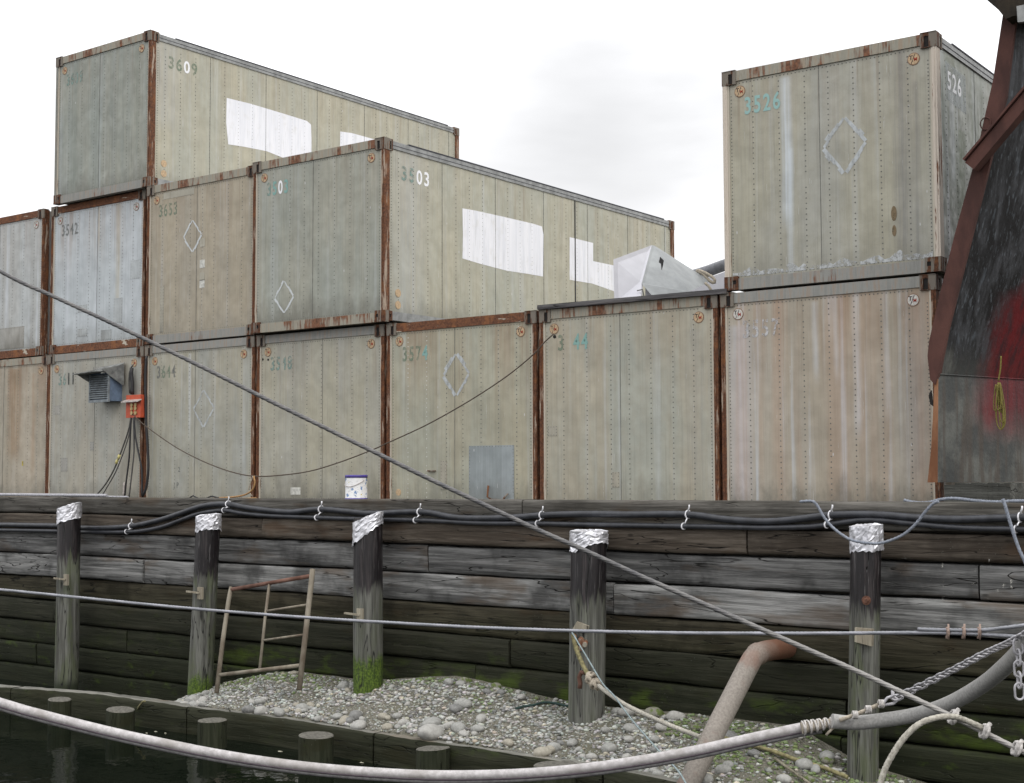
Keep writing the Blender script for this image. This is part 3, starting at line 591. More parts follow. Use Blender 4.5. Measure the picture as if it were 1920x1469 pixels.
# low beam in front of the gravel, with its stub piles
ZB = -2.38
bp = [pZ(x, y, ZB) for x, y in ((-60, 1284), (20, 1291), (170, 1302), (350, 1326), (520, 1347), (700, 1376), (960, 1415), (1130, 1440), (1260, 1466), (1420, 1500))]
beam = thing('low_timber_beam', (bp[4].x, bp[4].y, ZW), 'low dark timber beam holding the gravel at the water edge', 'beam')
M['beam_wood'] = wood('wet_beam_wood', (.014, .014, .009), (.036, .035, .025), .35, 91, 'x', .5)
M['beam_top'] = wood('dry_beam_top', (.17, .165, .15), (.30, .29, .265), .1, 92, 'x', 0, .3)
for i in range(len(bp)-1):
    if i in (0, 3, 6, 8): pass
segs = [(0, 1), (1, 3), (3, 5), (5, 7), (7, 9)]
for si, (i0, i1) in enumerate(segs):
    pts = cr_([bp[k] for k in range(i0, i1+1)], .1) if i1-i0 > 1 else [bp[i0].lerp(bp[i1], k/8) for k in range(9)]
    vs = []; prof = [(.20, 0), (.17, .0), (.02, .0), (0, -.02), (0, -.12), (0, -.3), (0, -.55)]
    for k, p_ in enumerate(pts):
        for j, (dy, dz) in enumerate(prof):
            e = noise.noise((p_.x*6, j*2.3, si))*.012+noise.noise((p_.x*1.2, j, si+5))*.008
            vs.append((p_.x+(.012 if k == 0 else -.012 if k == len(pts)-1 else 0), p_.y+dy+(e if 0 < j < 4 else e*.5), p_.z+dz+(e*.7 if j < 4 else 0)))
    q = len(prof); fsT = [(k*q+j, k*q+j+1, (k+1)*q+j+1, (k+1)*q+j) for k in range(len(pts)-1) for j in range(q-1)]
    b = MB(); b.add(vs, [f_ for f_ in fsT if f_[0] % q < 2], 1, True); b.add(vs, [f_ for f_ in fsT if f_[0] % q >= 2], 0, True)
    b.add(vs[:q], [tuple(range(q))][:1], 0); b.add(vs[-q:], [tuple(range(q-1, -1, -1))], 0)
    b.build('timber', [M['beam_wood'], M['beam_top']], beam)
M['stub_top'] = flat('sawn_stub_top', (.11, .105, .088), .85, 0, .5, 30)
M['stub_side'] = wood('stub_side', (.016, .018, .012), (.046, .048, .034), .4, 95, 'z', .3)
for i, (x, y, wpx, lab) in enumerate([(112, 1311, 42, 'sawn off stub pile nearest the left edge, in the water before the low beam'), (226, 1330, 52, 'second stub pile from the left, left of the rope over the low beam'),
        (398, 1350, 54, 'stub pile below the second foil capped pile'), (593, 1378, 66, 'stub pile near the middle of the low beam, between gate frame and big stones'), (812, 1402, 64, 'stub pile at the biggest pale stone'), (1040, 1432, 80, 'wide low stub pile partly behind the hanging pipe, rightmost of the stubs')]):
    c = pZ(x, y, -2.40+rnd.uniform(-.01, .02)); r_ = wpx/2*((c-CAM).dot(FW))/F
    t = thing('stub_pile', (c.x, c.y, ZW-.8), lab, 'pile', 'stub piles along the low beam')
    b = MB(); n = 26; sl = rnd.uniform(-.02, .02)
    rr_ = [r_*(1+.05*noise.noise((k*.5, i, 0))) for k in range(n)]
    ring = lambda z, s=1, tl=0: [(c.x+math.cos(2*math.pi*k/n)*rr_[k]*s, c.y+math.sin(2*math.pi*k/n)*rr_[k]*s, z+tl*math.cos(2*math.pi*k/n)) for k in range(n)]
    vs = ring(ZW-.8)+ring(c.z-.03, 1, sl)+ring(c.z-.008, 1, sl); b.add(vs, [(j*n+k, j*n+(k+1) % n, (j+1)*n+(k+1) % n, (j+1)*n+k) for j in range(2) for k in range(n)], 0, True)
    b.build('shaft', M['stub_side'], t)
    b = MB(); b.add(ring(c.z-.008, 1, sl)+ring(c.z, .95, sl), [(k, (k+1) % n, n+(k+1) % n, n+k) for k in range(n)]+[tuple(range(n, 2*n))], 0); b.build('sawn_top', M['stub_top'], t)

# ------------------------------------------------------------------ piles with foil caps
def pile_mat(seed, zt, moss, green=.2):
    g = G('pile_bark', .6, 0, .4); p = g.pos(True); xyz = g.sep(p)
    gr = g.noise(g.mapv(p, (16, 16, .8), (seed,)*3), 1, 5, .65); fi = g.noise(g.mapv(p, (55, 55, 2.5), (seed,)*3), 1, 3, .6); md = g.noise(g.mapv(p, (6, 6, 1.5), (seed,)*3), 1, 4, .6)
    gry = g.mix(g.rng(gr, .35, .65), (.060, .060, .052), (.150, .152, .135)); gry = g.mix(g.mul(g.rng(fi, .45, .7), .5), gry, (.04, .04, .033))
    gry = g.mix(g.mul(g.rng(md, .45, .62), green), gry, (.07, .09, .03))
    tar = g.mix(g.rng(gr, .5, .72), (.010, .008, .009), (.055, .045, .045)); tar = g.mix(g.mul(g.rng(fi, .6, .7), .6), tar, (.14, .135, .135))
    h = g.math('ADD', xyz[2], g.math('ADD', g.mul(g.math('SUBTRACT', gr, .5), .7), g.mul(g.math('SUBTRACT', fi, .5), .3)))
    c = g.mix(g.rng(h, zt-.20, zt-.06), gry, tar)
    mo = g.rng(g.math('ADD', xyz[2], g.math('ADD', g.mul(g.math('SUBTRACT', md, .5), .9), g.mul(g.math('SUBTRACT', fi, .5), .25))), moss-.06, moss+.12, 1, 0)
    c = g.mix(g.mul(mo, g.rng(fi, .3, .5, .75, 1)), c, g.mix(g.rng(g.noise(p, 40, 3), .35, .7), (.03, .055, .006), (.095, .15, .015)))
    c = g.mix(g.rng(g.math('ADD', xyz[2], g.mul(md, .2)), -2.5, -2.3, 1, 0), c, (.02, .026, .012))
    wv = g.noise(g.mapv(p, (9, 9, .55), (seed*2,)*3), 1, 3, .5); cm = g.rng(g.math('ABSOLUTE', g.math('SUBTRACT', wv, .5)), 0, .012, 1, 0)
    c = g.mix(cm, c, (.008, .008, .007))
    g.col(c); g.rough(g.rng(h, zt-.2, zt-.06, .85, .34)); g.bump(g.math('SUBTRACT', g.math('ADD', gr, g.mul(fi, .5)), cm), .6, .015); return g.mat
g = G('crumpled_foil', .42, .7, .5); n1 = g.noise(g.pos(), 13, 3, .55, .5); v1 = g.vor(g.pos(), 15, 'F1'); g.col(g.mix(g.rng(g.noise(g.pos(), 6, 3), .4, .7), (.76, .76, .80), (.50, .50, .53))); g.bump(g.math('ADD', g.mul(n1, 1), v1), .22, .02); M['foil'] = g.mat
M['bolt_rust'] = flat('bolt_rust', (.13, .06, .038), .8, 0, .4, 40)
M['tagwood'] = wood('tag_board', (.24, .21, .16), (.36, .33, .26), .1, 99, 'z', 0, .2)
PILES = [(130, 944, 42, 0, -.62, -3, 20, 'leftmost foil capped pile, standing in the water', 1), (391, 962, 45, .02, -.78, -2.25, 21, 'second foil capped pile, left of the pipe gate frame', 1), (690, 966, 54, .05, -.80, -1.80, 22, 'foil capped pile with a bright green mossy foot', 1),
         (1104, 992, 67, .0, -.78, -3, 23, 'thick foil capped pile with the ropes made fast to it', 1), (1624, 982, 56, 0, -.72, -3, 24, 'rightmost foil capped pile with a rusty bolt and nailed board', 1)]
pile_pos = []
for i, (x, ytop, wpx, lean, tz, moss, sd_, lab, _) in enumerate(PILES):
    yc = 12.28; D = (pY(x, 1100, yc)-CAM).dot(FW); r_ = wpx/2*D/F; top = pY(x, ytop+6, yc)
    bx = {0: -6, 1: -16, 2: 0, 3: -4, 4: -6}[i]; foot = pY(x+bx, {0: 1310, 1: 1300, 2: 1280, 3: 1325, 4: 1440}[i], yc)
    t = thing('timber_pile', (foot.x, yc, foot.z-.6), lab, 'pile', 'foil capped piles along the timber wall'); b = MB(); n = 30; rows = []; K = 44
    dr = (foot-top)/(foot.z-top.z); ztop = top.z; zbot = -3.2
    cen = lambda z: Vector((top.x+dr.x*(z-top.z), yc, z))
    for k in range(K+1):
        z = zbot+(ztop-zbot)*k/K; c = cen(z)
        for j in range(n):
            th = 2*math.pi*j/n; e = 1+.035*noise.noise((math.cos(th)*1.5, math.sin(th)*1.5+i*7, z*.6))+.02*noise.noise((math.cos(th)*6, math.sin(th)*6+i*3, z*1.3))+.03*(1-k/K)
            rows.append((c.x+math.cos(th)*r_*e, c.y+math.sin(th)*r_*e, z))
    b.add(rows, [(k*n+j, k*n+(j+1) % n, (k+1)*n+(j+1) % n, (k+1)*n+j) for k in range(K) for j in range(n)], 0, True); b.add(rows[-n:], [tuple(range(n))], 0)
    b.build('shaft', pile_mat(sd_, tz, moss, .45 if i in (0, 1, 4) else .2), t); pile_pos.append((cen, r_, t))
    # foil: crumpled cap folded down over the sawn end
    b = MB(); n = 36; K = 9; rows = []; slope = [.10, .03, .14, .0, .02][i]; hang = [.22, .20, .22, .22, .235][i]; rr_ = random.Random(i+3)
    sd2 = [rr_.uniform(-.03, .03) for _ in range(n)]
    for k in range(K+1):
        for j in range(n):
            th = 2*math.pi*j/n; zz = ztop+.012+slope*.5*math.cos(th-.6)-hang*(1-k/K)*(1+sd2[j]+{0: .0, 1: .12*math.sin(th*2), 2: -.35*math.cos(th-.3), 3: -.45*max(0, math.cos(th+.3)), 4: 0}[i])
            e = 1.05+.03*rr_.uniform(-1, 1)+.035*noise.noise((math.cos(th)*2.5, math.sin(th)*2.5+i*5, k*.6))+(.02 if k == 0 else 0)
            sq = 1+(.05*abs(math.cos(2*th)) if i != 4 else .08*(1-abs(math.cos(2*th+.4))))
            th += rr_.uniform(-.07, .07) if 0 < k else 0
            rows.append((cen(ztop).x+math.cos(th)*r_*e*sq, yc+math.sin(th)*r_*e*sq, zz+(rr_.uniform(-.014, .014) if k < K else 0)))
    for s_, n_ in ((.7, n), (.35, n)):
        for j in range(n):
            th = 2*math.pi*j/n; rows.append((cen(ztop).x+math.cos(th)*r_*s_, yc+math.sin(th)*r_*s_, ztop+.018+slope*.5*s_*math.cos(th-.6)+rr_.uniform(-.008, .012)))
    K += 2; b.add(rows, [(k*n+j, k*n+(j+1) % n, (k+1)*n+(j+1) % n, (k+1)*n+j) for k in range(K) for j in range(n)]+[tuple(K*n+j for j in range(n))], 0, False)
    b.build('foil_cap', M['foil'], t)
    # nailed tag boards with a peg
    if i < 3:
        tx, ty = [(124, 1087), (375, 1112), (674, 1153)][i]; c = pY(tx, ty, yc-r_*.93); b = MB(); b.box(c.x-.02, c.x+.07, c.y-.03, c.y, c.z-.08, c.z+.075); b.build('nailed_board', M['tagwood'], t)
        b = MB(); b.bar((c.x-.15, c.y-.10, c.z+.02), (c.x+.03, c.y-.028, c.z), .025, .022); b.build('peg', M['tagwood'], t)
    if i == 4:
        c = pY(1622, 1190, yc-r_*1.0); b = MB(); b.prism([(c.x-.085, c.y-.03, c.z+.06), (c.x-.09, c.y-.03, c.z-.07), (c.x+.07, c.y-.03, c.z-.10), (c.x+.08, c.y-.03, c.z+.055)], (0, .05, 0)); b.build('nailed_board', M['tagwood'], t)
        c = pY(1625, 1126, yc-r_*1.02); b = MB(); b.disc((c.x, c.y, c.z), .042, (1,0,0), (0,0,1), 18, .014); b.disc((c.x, c.y-.014, c.z), .024, (1,0,0), (0,0,1), 6, .025); b.build('bolt', M['bolt_rust'], t)
    if i == 3:
        c = pY(1092, 1182, yc-r_*.98); b = MB(); b.prism([(c.x-.11, c.y-.03, c.z+.0), (c.x-.05, c.y-.03, c.z+.09), (c.x+.09, c.y-.03, c.z+.05), (c.x+.07, c.y-.03, c.z-.02)], (0, .03, 0)); b.build('nailed_board', M['tagwood'], t)
        for (px, py_, r2) in ((1083, 1196, .028), (1096, 1203, .034), (1096, 1214, .03), (1104, 1208, .026)):
            c = pY(px, py_, yc-r_); b = MB(); b.tube([(c.x-.05, c.y+.02, c.z+.02), (c.x+.01, c.y-.09, c.z)], r2, 10); b.build('cleat_bolt', M['rail_mix'], t)

# ------------------------------------------------------------------ gravel bank
wz = [(-33, -3.3), (-16.5, -3.2), (-15.2, -2.75), (-14.35, -2.42), (-13.6, -2.2), (-12.8, -2.09), (-11.5, -2.06), (-10.2, -1.93), (-9.1, -2.0), (-8.3, -2.07), (-7.2, -2.05), (-5.9, -2.06), (-5.2, -2.34), (-4.5, -2.46), (-3, -2.6), (2, -2.8)]
bz = [(-33, -3.3), (-15.2, -3.0), (-14.2, -2.55), (-13.2, -2.38), (-11, -2.36), (-6, -2.40), (-4, -2.5), (2, -2.8)]
def li(T, x):
    for (a, u), (c, v) in zip(T, T[1:]):
        if a <= x <= c: return u+(v-u)*(x-a)/(c-a)
    return T[-1][1]
bxy = sorted([(p_.x, p_.y) for p_ in bp]); bxy = [(-40, bxy[0][1])]+bxy+[(3, bxy[-1][1]-.5)]
def gz(x, y):
    yb = li(bxy, x)+.12; u = (y-yb)/(12.6-yb)
    if u < 0: return li(bz, x)+min(0, u)*.9 if x > bp[-2].x-.3 else li(bz, x)-.05
    u = min(1, u); s_ = u*u*(3-2*u)*.35+u*.65
    return li(bz, x)*(1-s_)+li(wz, x)*s_+.035*noise.noise((x*.9, y*.9, 0))+.012*noise.noise((x*4, y*4, 2))
g = G('gravel_bed', .95); p = g.pos(True); n1 = g.noise(p, 26, 6, .7); v1 = g.vor(p, 48); n2 = g.noise(p, 1.6, 3)
c = g.mix(g.rng(n1, .3, .7), (.075, .072, .052), (.19, .18, .145)); c = g.mix(g.mul(g.rng(n2, .5, .68), .6), c, (.11, .108, .07)); g.col(c); g.bump(g.math('ADD', n1, v1), .8, .02); M['gravel'] = g.mat
nx, ny = 340, 44; vs = []; 
for i in range(nx+1):
    x = -16.5+18*i/nx; yb = li(bxy, x)+.08
    if x > bp[-2].x: yb -= 1.2*min(1, (x-bp[-2].x)/.8)
    for j in range(ny+1):
        y = yb+(12.66-yb)*j/ny; vs.append((x, y, gz(x, y)))
b = MB(); b.add(vs, [(i*(ny+1)+j, (i+1)*(ny+1)+j, (i+1)*(ny+1)+j+1, i*(ny+1)+j+1) for i in range(nx) for j in range(ny)], 0, True)
tag(b.build('gravel_bank', M['gravel']), 'sandy gravel bank between wall and low beam', kind='structure')

g = G('pebble_stone', .75); at = g.n.new('ShaderNodeAttribute'); at.attribute_name = 'stone'; n1 = g.noise(g.pos(True), 60, 4, .6)
g.col(g.mix(1.0, at.outputs[0], g.mix(n1, (.72, .72, .72), (1.15, 1.15, 1.15)), 'MULTIPLY')); M['pebble'] = g.mat
NP = np.random.default_rng(5)
import bmesh as _b
def ico(sub):
    bm = _b.new(); _b.ops.create_icosphere(bm, subdivisions=sub, radius=1); V = np.array([v.co[:] for v in bm.verts]); Fc = np.array([[v.index for v in f_.verts] for f_ in bm.faces]); bm.free(); return V, Fc
V0, F0 = ico(1)
def pick():
    while True:
        x = NP.uniform(-15.0, -2.2); yb = li(bxy, x)+.10
        if x > bp[-2].x: yb -= 1.0*min(1, (x-bp[-2].x)/.8)
        y = NP.uniform(yb, 12.56); z = gz(x, y)
        if z > ZW-.02: return x, y, z, (y-yb)/(12.56-yb)
def mossy(x, y, u):
    m_ = 0
    if u > .72 and (-13.9 < x < -12.3): m_ = .6
    if u > .62 and x > -7.2: m_ = .7
    if u > .4 and -6.8 < x < -5.2: m_ = .6
    if u > .88: m_ = max(m_, .35)
    return max(m_, .25 if noise.noise((x*1.7, y*1.7, 3)) > .32 and u > .4 else 0)
def scol(x, y, u):
    k = NP.uniform(.15, .48); c = np.array([k*.99, k, k*.93])*NP.uniform(.93, 1.05, 3)
    if NP.random() < .12: c = c*np.array([1.02, .94, .80])
    if NP.random() < .10: c = c*.55
    if NP.random() < mossy(x, y, u): c = c*.25+np.array([.085, .14, .015])*.8
    return c
NPB = 21000; allV = np.zeros((NPB, len(V0), 3)); allC = np.ones((NPB, len(V0), 4))
for i in range(NPB):
    x, y, z, u = pick(); s_ = .007+.024*NP.random()**2.6
    if noise.noise((x*1.3, y*2, 7)) > .25: s_ *= .6
    Rm = Matrix.Rotation(NP.uniform(0, 6.28), 3, 'Z') @ Matrix.Rotation(NP.uniform(-.35, .35), 3, 'X')
    Q = V0*np.array([NP.uniform(.9, 1.6), NP.uniform(.7, 1.1), NP.uniform(.45, .75)])*s_*(1+.12*NP.standard_normal((len(V0), 1)))
    Q = Q @ np.array(Rm).T; allV[i] = Q+np.array([x, y, z+s_*.22]); allC[i, :, :3] = scol(x, y, u)
me = bpy.data.meshes.new('pebbles'); nf = len(F0)
FF = (F0[None]+np.arange(NPB)[:, None, None]*len(V0)).reshape(-1)
me.vertices.add(NPB*len(V0)); me.vertices.foreach_set('co', allV.reshape(-1)); me.loops.add(len(FF)); me.loops.foreach_set('vertex_index', FF)
me.polygons.add(NPB*nf); me.polygons.foreach_set('loop_start', np.arange(NPB*nf)*3); me.polygons.foreach_set('use_smooth', np.ones(NPB*nf, bool)); me.update(); me.validate()
ca = me.color_attributes.new('stone', 'FLOAT_COLOR', 'POINT'); ca.data.foreach_set('color', allC.reshape(-1)); me.materials.append(M['pebble'])
po = bpy.data.objects.new('pebbles', me); COL.objects.link(po); tag(po, 'small grey beach pebbles and grit covering the bank', 'pebbles', kind='stuff')
# cobbles: one object each
def stone_mat(name, c1, c2, moss=0):
    g = G(name, .78); p = g.pos(); n1 = g.noise(p, 3, 4, .6); n2 = g.noise(p, 14, 4, .7); c = g.mix(g.rng(n1, .3, .7), c1, c2); c = g.mix(g.mul(n2, .3), c, tuple(k*.6 for k in c1))
    if moss: c = g.mix(g.mul(g.rng(g.noise(p, 1.6, 4), .42, .58), moss), c, (.075, .11, .015))
    g.col(c); g.bump(n2, .3, .02); return g.mat
SM = [stone_mat('cobble_grey', (.24, .24, .225), (.33, .33, .31)), stone_mat('cobble_pale', (.29, .285, .265), (.38, .375, .35)), stone_mat('cobble_dark', (.14, .14, .135), (.22, .22, .21)), stone_mat('cobble_buff', (.26, .24, .195), (.34, .32, .265)), stone_mat('cobble_mossy', (.16, .155, .13), (.24, .23, .19), .9)]
V2, F2 = ico(3); protos = []
for k in range(7):
    Q = []
    sh = (NP.uniform(.95, 1.35), NP.uniform(.75, 1.0), NP.uniform(.55, .8))
    for v in V2:
        e = 1+.16*noise.noise((v[0]*1.1+k*9, v[1]*1.1, v[2]*1.1))+.06*noise.noise((v[0]*2.6, v[1]*2.6+k*4, v[2]*2.6)); Q.append((v[0]*e*sh[0], v[1]*e*sh[1], v[2]*e*sh[2]))
    for mi, sm_ in enumerate(SM):
        b = MB(); b.add(Q, [tuple(f_) for f_ in F2.tolist()], 0, True); o = b.build('cobble', sm_); protos.append((k, mi, o.data)); bpy.data.objects.remove(o)
def cobble(x, y, z, r_, mi, lab, grp='cobbles on the gravel bank', rz=None, k=None):
    d = [q for q in protos if q[1] == mi and (k is None or q[0] == k)]; me_ = rnd.choice(d)[2]; o = bpy.data.objects.new('cobble', me_); COL.objects.link(o)
    o.location = (x, y, z+r_*.32); o.scale = (r_, r_, r_); o.rotation_euler = (rnd.uniform(-.25, .25), rnd.uniform(-.25, .25), rz if rz is not None else rnd.uniform(0, 6.28)); tag(o, lab, 'stone', grp); return o
hero = [(855, 1327, 15, 2, 'dark grey cobble right of centre, one of a touching pair'), (868, 1318, 15, 0, 'rounded grey cobble above its darker twin near the middle'), (808, 1376, 24, 1, 'largest pale boulder lying on the low beam'), (672, 1358, 15, 1, 'pale oval boulder lying at the beam left of the stub pile'),
        (645, 1285, 12, 0, 'grey stone just left of the mossy pile foot'), (718, 1343, 10, 3, 'buff rounded cobble in the middle of the bank'), (1186, 1308, 17, 1, 'smooth pale round boulder at the wall, right of the roped pile'), (1236, 1322, 20, 4, 'big green mossy boulder at the wall foot'),
        (1165, 1316, 12, 0, 'grey cobble directly beside the thick pile'), (1274, 1336, 14, 1, 'pointed pale stone right of the mossy boulder'), (1108, 1314, 17, 3, 'flat brownish slab stone at the foot of the roped pile'), (1240, 1362, 13, 1, 'pale cobble under the sagging rope'), (1183, 1364, 13, 0, 'grey cobble touching the blue thin line'),
        (872, 1272, 11, 0, 'single rounded stone standing at the wall between two piles'), (1355, 1443, 14, 0, 'round grey cobble just right of the rusty pipe'), (1508, 1432, 17, 0, 'wide grey boulder beside the green stick'), (1550, 1418, 17, 0, 'grey boulder below the lashed pipe joint'), (1564, 1445, 11, 1, 'small pale round cobble left of the rightmost pile'),
        (812, 1353, 16, 0, 'long sloping grey stone above the largest boulder'), (1470, 1460, 15, 1, 'pale boulder at the bottom edge near the sticks'), (986, 1300, 9, 1, 'pale upright stone near the wall left of the roped pile'), (1365, 1378, 16, 2, 'dark cobble right of the rusty pipe under the hanging pipe')]
def gpt(px, py_):
    d = ray(px, py_); t_ = 8.0
    while t_ < 22:
        q = CAM+d*t_
        if q.y > li(bxy, q.x)+.1 and (q.z <= gz(q.x, q.y) or q.y > 12.5): break
        t_ += .02
    return q.x, q.y, gz(q.x, min(q.y, 12.5))
for hx, hy, hr, mi, lab in hero:
    x, y, z = gpt(hx, hy+hr*.5); y = max(min(y, 12.42), li(bxy, x)+.13); z = gz(x, y); D = (Vector((x, y, z))-CAM).dot(FW); cobble(x, y, z, hr*D/F*1.0, mi, lab)
for k in range(215):
    while True:
        x, y, z, u = pick()
        wt = .95 if u < .30 else (.45 if (u > .82 or x > -7) else .16)
        if rnd.random() < wt and z > ZW+.02 and min((x-pp[0](z).x)**2+(y-12.28)**2 for pp in pile_pos) > .05: break
    r_ = (.035+.05*rnd.random()**1.5 if u < .35 else .026+.04*rnd.random()**2); ms = rnd.random() < mossy(x, y, u)
    cobble(x, y, z, r_, 4 if ms else rnd.choice([0, 0, 0, 1, 1, 2, 3]), 'mossy rounded cobble among the gravel' if ms else 'rounded grey cobble among the gravel')

# ------------------------------------------------------------------ raked steel hull at the right
A = pY(1757, 900, 13.12); d_ = Vector((.30, .954, 0))
zb_, zc_ = pY(1757, 905, 13.12).z, pY(1758, 702, 13.12).z
hull = thing('ship_bow', (A.x, A.y, zb_), 'dark raked steel ship bow with red patch and rusty stem bar, propped on timber blocks', 'ship')
ylo = pX(1857, 700, A.x+.35).y
g = G('hull_plate', .5, .0, .25); p = g.pos(True); xyz = g.sep(p)
st = g.noise(g.mapv(p, (6, 6, .35)), 1.6, 5, .65); fi = g.noise(g.mapv(p, (40, 40, 1.2)), 1, 3, .6); mo = g.noise(p, 2.6, 5, .62); gr = g.noise(p, 40, 4, .6)
dk = g.mix(g.rng(st, .38, .68), (.010, .010, .011), (.048, .050, .055)); dk = g.mix(g.mul(g.rng(fi, .56, .70), .45), dk, (.13, .15, .17)); s2 = g.noise(g.mapv(p, (14, 14, .25), (3, 3, 3)), 1, 2, .5); dk = g.mix(g.mul(g.rng(s2, .64, .74), .3), dk, (.13, .155, .18))
lo = g.mix(g.rng(mo, .4, .62), (.045, .048, .046), (.105, .108, .098)); lo = g.mix(g.mul(g.rng(st, .46, .62), .75), lo, (.06, .048, .038)); lo = g.mix(g.mul(g.rng(gr, .5, .75), .3), lo, (.02, .02, .018))
c = g.mix(g.rng(g.math('ADD', xyz[2], g.mul(g.math('SUBTRACT', st, .5), .8)), zc_-.1, zc_+.35), lo, dk)
along = g.math('SUBTRACT', xyz[1], A.y)
edge = g.math('ADD', along, g.mul(g.math('SUBTRACT', mo, .5), .5))
zr = g.math('ADD', xyz[2], g.mul(g.math('SUBTRACT', mo, .5), .8))
rm = g.mul(g.mul(g.rng(edge, .40, .85), g.rng(zr, .6, 1.15)), g.rng(g.math('ADD', zr, g.mul(edge, -.40)), 1.7, 2.1, 1, 0))
c = g.mix(g.mul(rm, .92), c, g.mix(g.rng(st, .4, .7), (.115, .006, .009), (.035, .006, .009)))
bm_ = g.mul(g.mul(g.rng(edge, 1.25, 1.5), g.rng(zr, .3, .55)), g.rng(zr, .9, 1.25, 1, 0)); c = g.mix(g.mul(bm_, .7), c, (.022, .03, .075))
g.col(c); g.rough(g.rng(gr, .3, .7, .3, .55)); g.bump(g.math('ADD', mo, g.mul(gr, .15)), .35, .03); M['hull'] = g.mat
def smooth_rust(name, a, b_, seed):
    g = G(name, .75, 0, .2); p = g.pos(True); n1 = g.noise(g.mapv(p, (1, 1, .4), (seed,)*3), 5, 4, .55); n2 = g.noise(p, 40, 4, .6); c = g.mix(g.rng(n1, .35, .65), a, b_); c = g.mix(g.mul(n2, .3), c, tuple(k*.6 for k in a)); g.col(c); g.bump(n2, .3, .004); return g.mat
stem = [pY(1757, 905, 13.12), pY(1758, 702, 13.12), pY(1777, 620, 13.12), pY(1812, 480, 13.12), pY(1850, 330, 13.12), pY(1887, 180, 13.12), pY(1902, 60, 13.12), pY(1930, -120, 13.12)]
aft = []
for k, s_ in enumerate(stem):
    q = stem[0]+d_*6.0; q.z = s_.z; fl = max(0, (s_.z-zc_)); q.x += fl*.42; q.y += -fl*.05; aft.append(q)
b = MB(); nu = 26; V = []
for k in range(len(stem)):
    for j in range(nu+1):
        u = j/nu; q = stem[k].lerp(aft[k], u); q.x += .25*math.sin(u*math.pi)*(.3+.7*min(1, max(0, q.z-zc_))); V.append(q)
    for j in range(nu, -1, -1):
        u = j/nu; q = stem[k].lerp(aft[k], u); q.x += .25*math.sin(u*math.pi)*(.3+.7*min(1, max(0, q.z-zc_)))-(.03+.3*min(1, u*3)); V.append(q)
q_ = 2*(nu+1); K = len(stem)
b.add(V, [(k*q_+j, k*q_+(j+1) % q_, (k+1)*q_+(j+1) % q_, (k+1)*q_+j) for k in range(K-1) for j in range(q_)]+[tuple(range(q_-1, -1, -1)), tuple((K-1)*q_+j for j in range(q_))], 0)
b.build('hull_plating', M['hull'], hull)
M['stem'] = smooth_rust('stem_rust', (.055, .026, .022), (.10, .045, .036), 41); M['stem_o'] = smooth_rust('stem_edge_orange', (.16, .07, .035), (.30, .15, .08), 42)
def strip(pxs, y, th, mat, name, parent=None):
    b = MB(); b.prism([pY(a, c_, y) for a, c_ in pxs], (0, th, 0)); return b.build(name, mat, parent)
strip([(1739,668),(1742,640),(1760,560),(1790,440),(1828,300),(1862,150),(1880,30),(1905,-130),(1930,-120),(1902,60),(1887,180),(1850,330),(1812,480),(1777,620),(1760,700),(1753,722),(1744,712)], 13.09, .10, M['stem'], 'stem_bar', hull)
strip([(1752,722),(1758,705),(1757,905),(1739,905),(1746,840)], 13.11, .05, M['stem_o'], 'stem_edge', hull)
strip([(1745,732),(1749,762),(1744,758),(1741,742)], 13.1, .03, M['hole'], 'torn_tab', hull)
b = MB(); a_, c_ = pY(1822, 314, 12.98), pY(1945, 168, 12.98); b.bar(a_, c_, .11, .15, 0, Vector((0, 1, 0))); b.bar(a_+Vector((-.045, -.005, .06)), c_+Vector((-.045, -.005, .06)), .02, .2, 0, Vector((0, 1, 0))); b.build('diagonal_brace', M['stem'], hull)
g_ = smooth_rust('overhang_dark', (.012, .010, .008), (.035, .026, .016), 44)  # near-black brown over the whole overhang
strip([(1838,-90),(1850,0),(1868,14),(1886,36),(1900,30),(1960,26),(1990,-90)], 12.9, .9, g_, 'bow_overhang', hull)
strip([(1906,12),(1925,8),(1925,40),(1908,42)], 12.86, .05, M['alrail'], 'small_plate', hull)
b = MB(); p0 = pY(1848, 232, 13.085); b.tube([p0+Vector((.05*math.cos(k*math.pi/6), 0, .06*math.sin(k*math.pi/6))) for k in range(12)], .006, 6, closed=True); b.build('weld_ring', M['stem'], hull)
# weld bead at the chine
b = MB(); b.tube([stem[1].lerp(aft[1], u/20)+Vector((.25*math.sin(u/20*math.pi)*.3+.006, -.004, 0)) for u in range(0, 12)], .008, 6); b.build('weld_bead', M['hull'], hull)
# timber blocks and sill under the hull
M['block'] = wood('block_wood', (.055, .056, .05), (.12, .122, .11), .1, 61, 'x', 0, .3)
b0 = pY(1771, 936, 13.25); b1 = pY(1893, 911, 13.25)
b = MB(); n = 12
for k in range(n): b.box(b0.x+(b1.x-b0.x)*k/n, b0.x+(b1.x-b0.x)*(k+1)/n+.0005, 13.25+.01*noise.noise((k*.7, 3, 1)), 13.7, .0, zb_-.012*(k % 3 == 1)-.004-.02*max(0, (2-k)/2), 0)
tag(b.build('timber_block', M['block']), 'short weathered timber block propping up the dark bow', 'block')
M['dirtstone'] = stone_mat('deck_stone', (.2, .195, .18), (.3, .29, .27))
q = pY(1812, 938, 12.95); cobble(q.x, 13.0, .02, .06, 0, 'small grey stone lying on the wall top in front of the timber block', 'stones on the wall top')
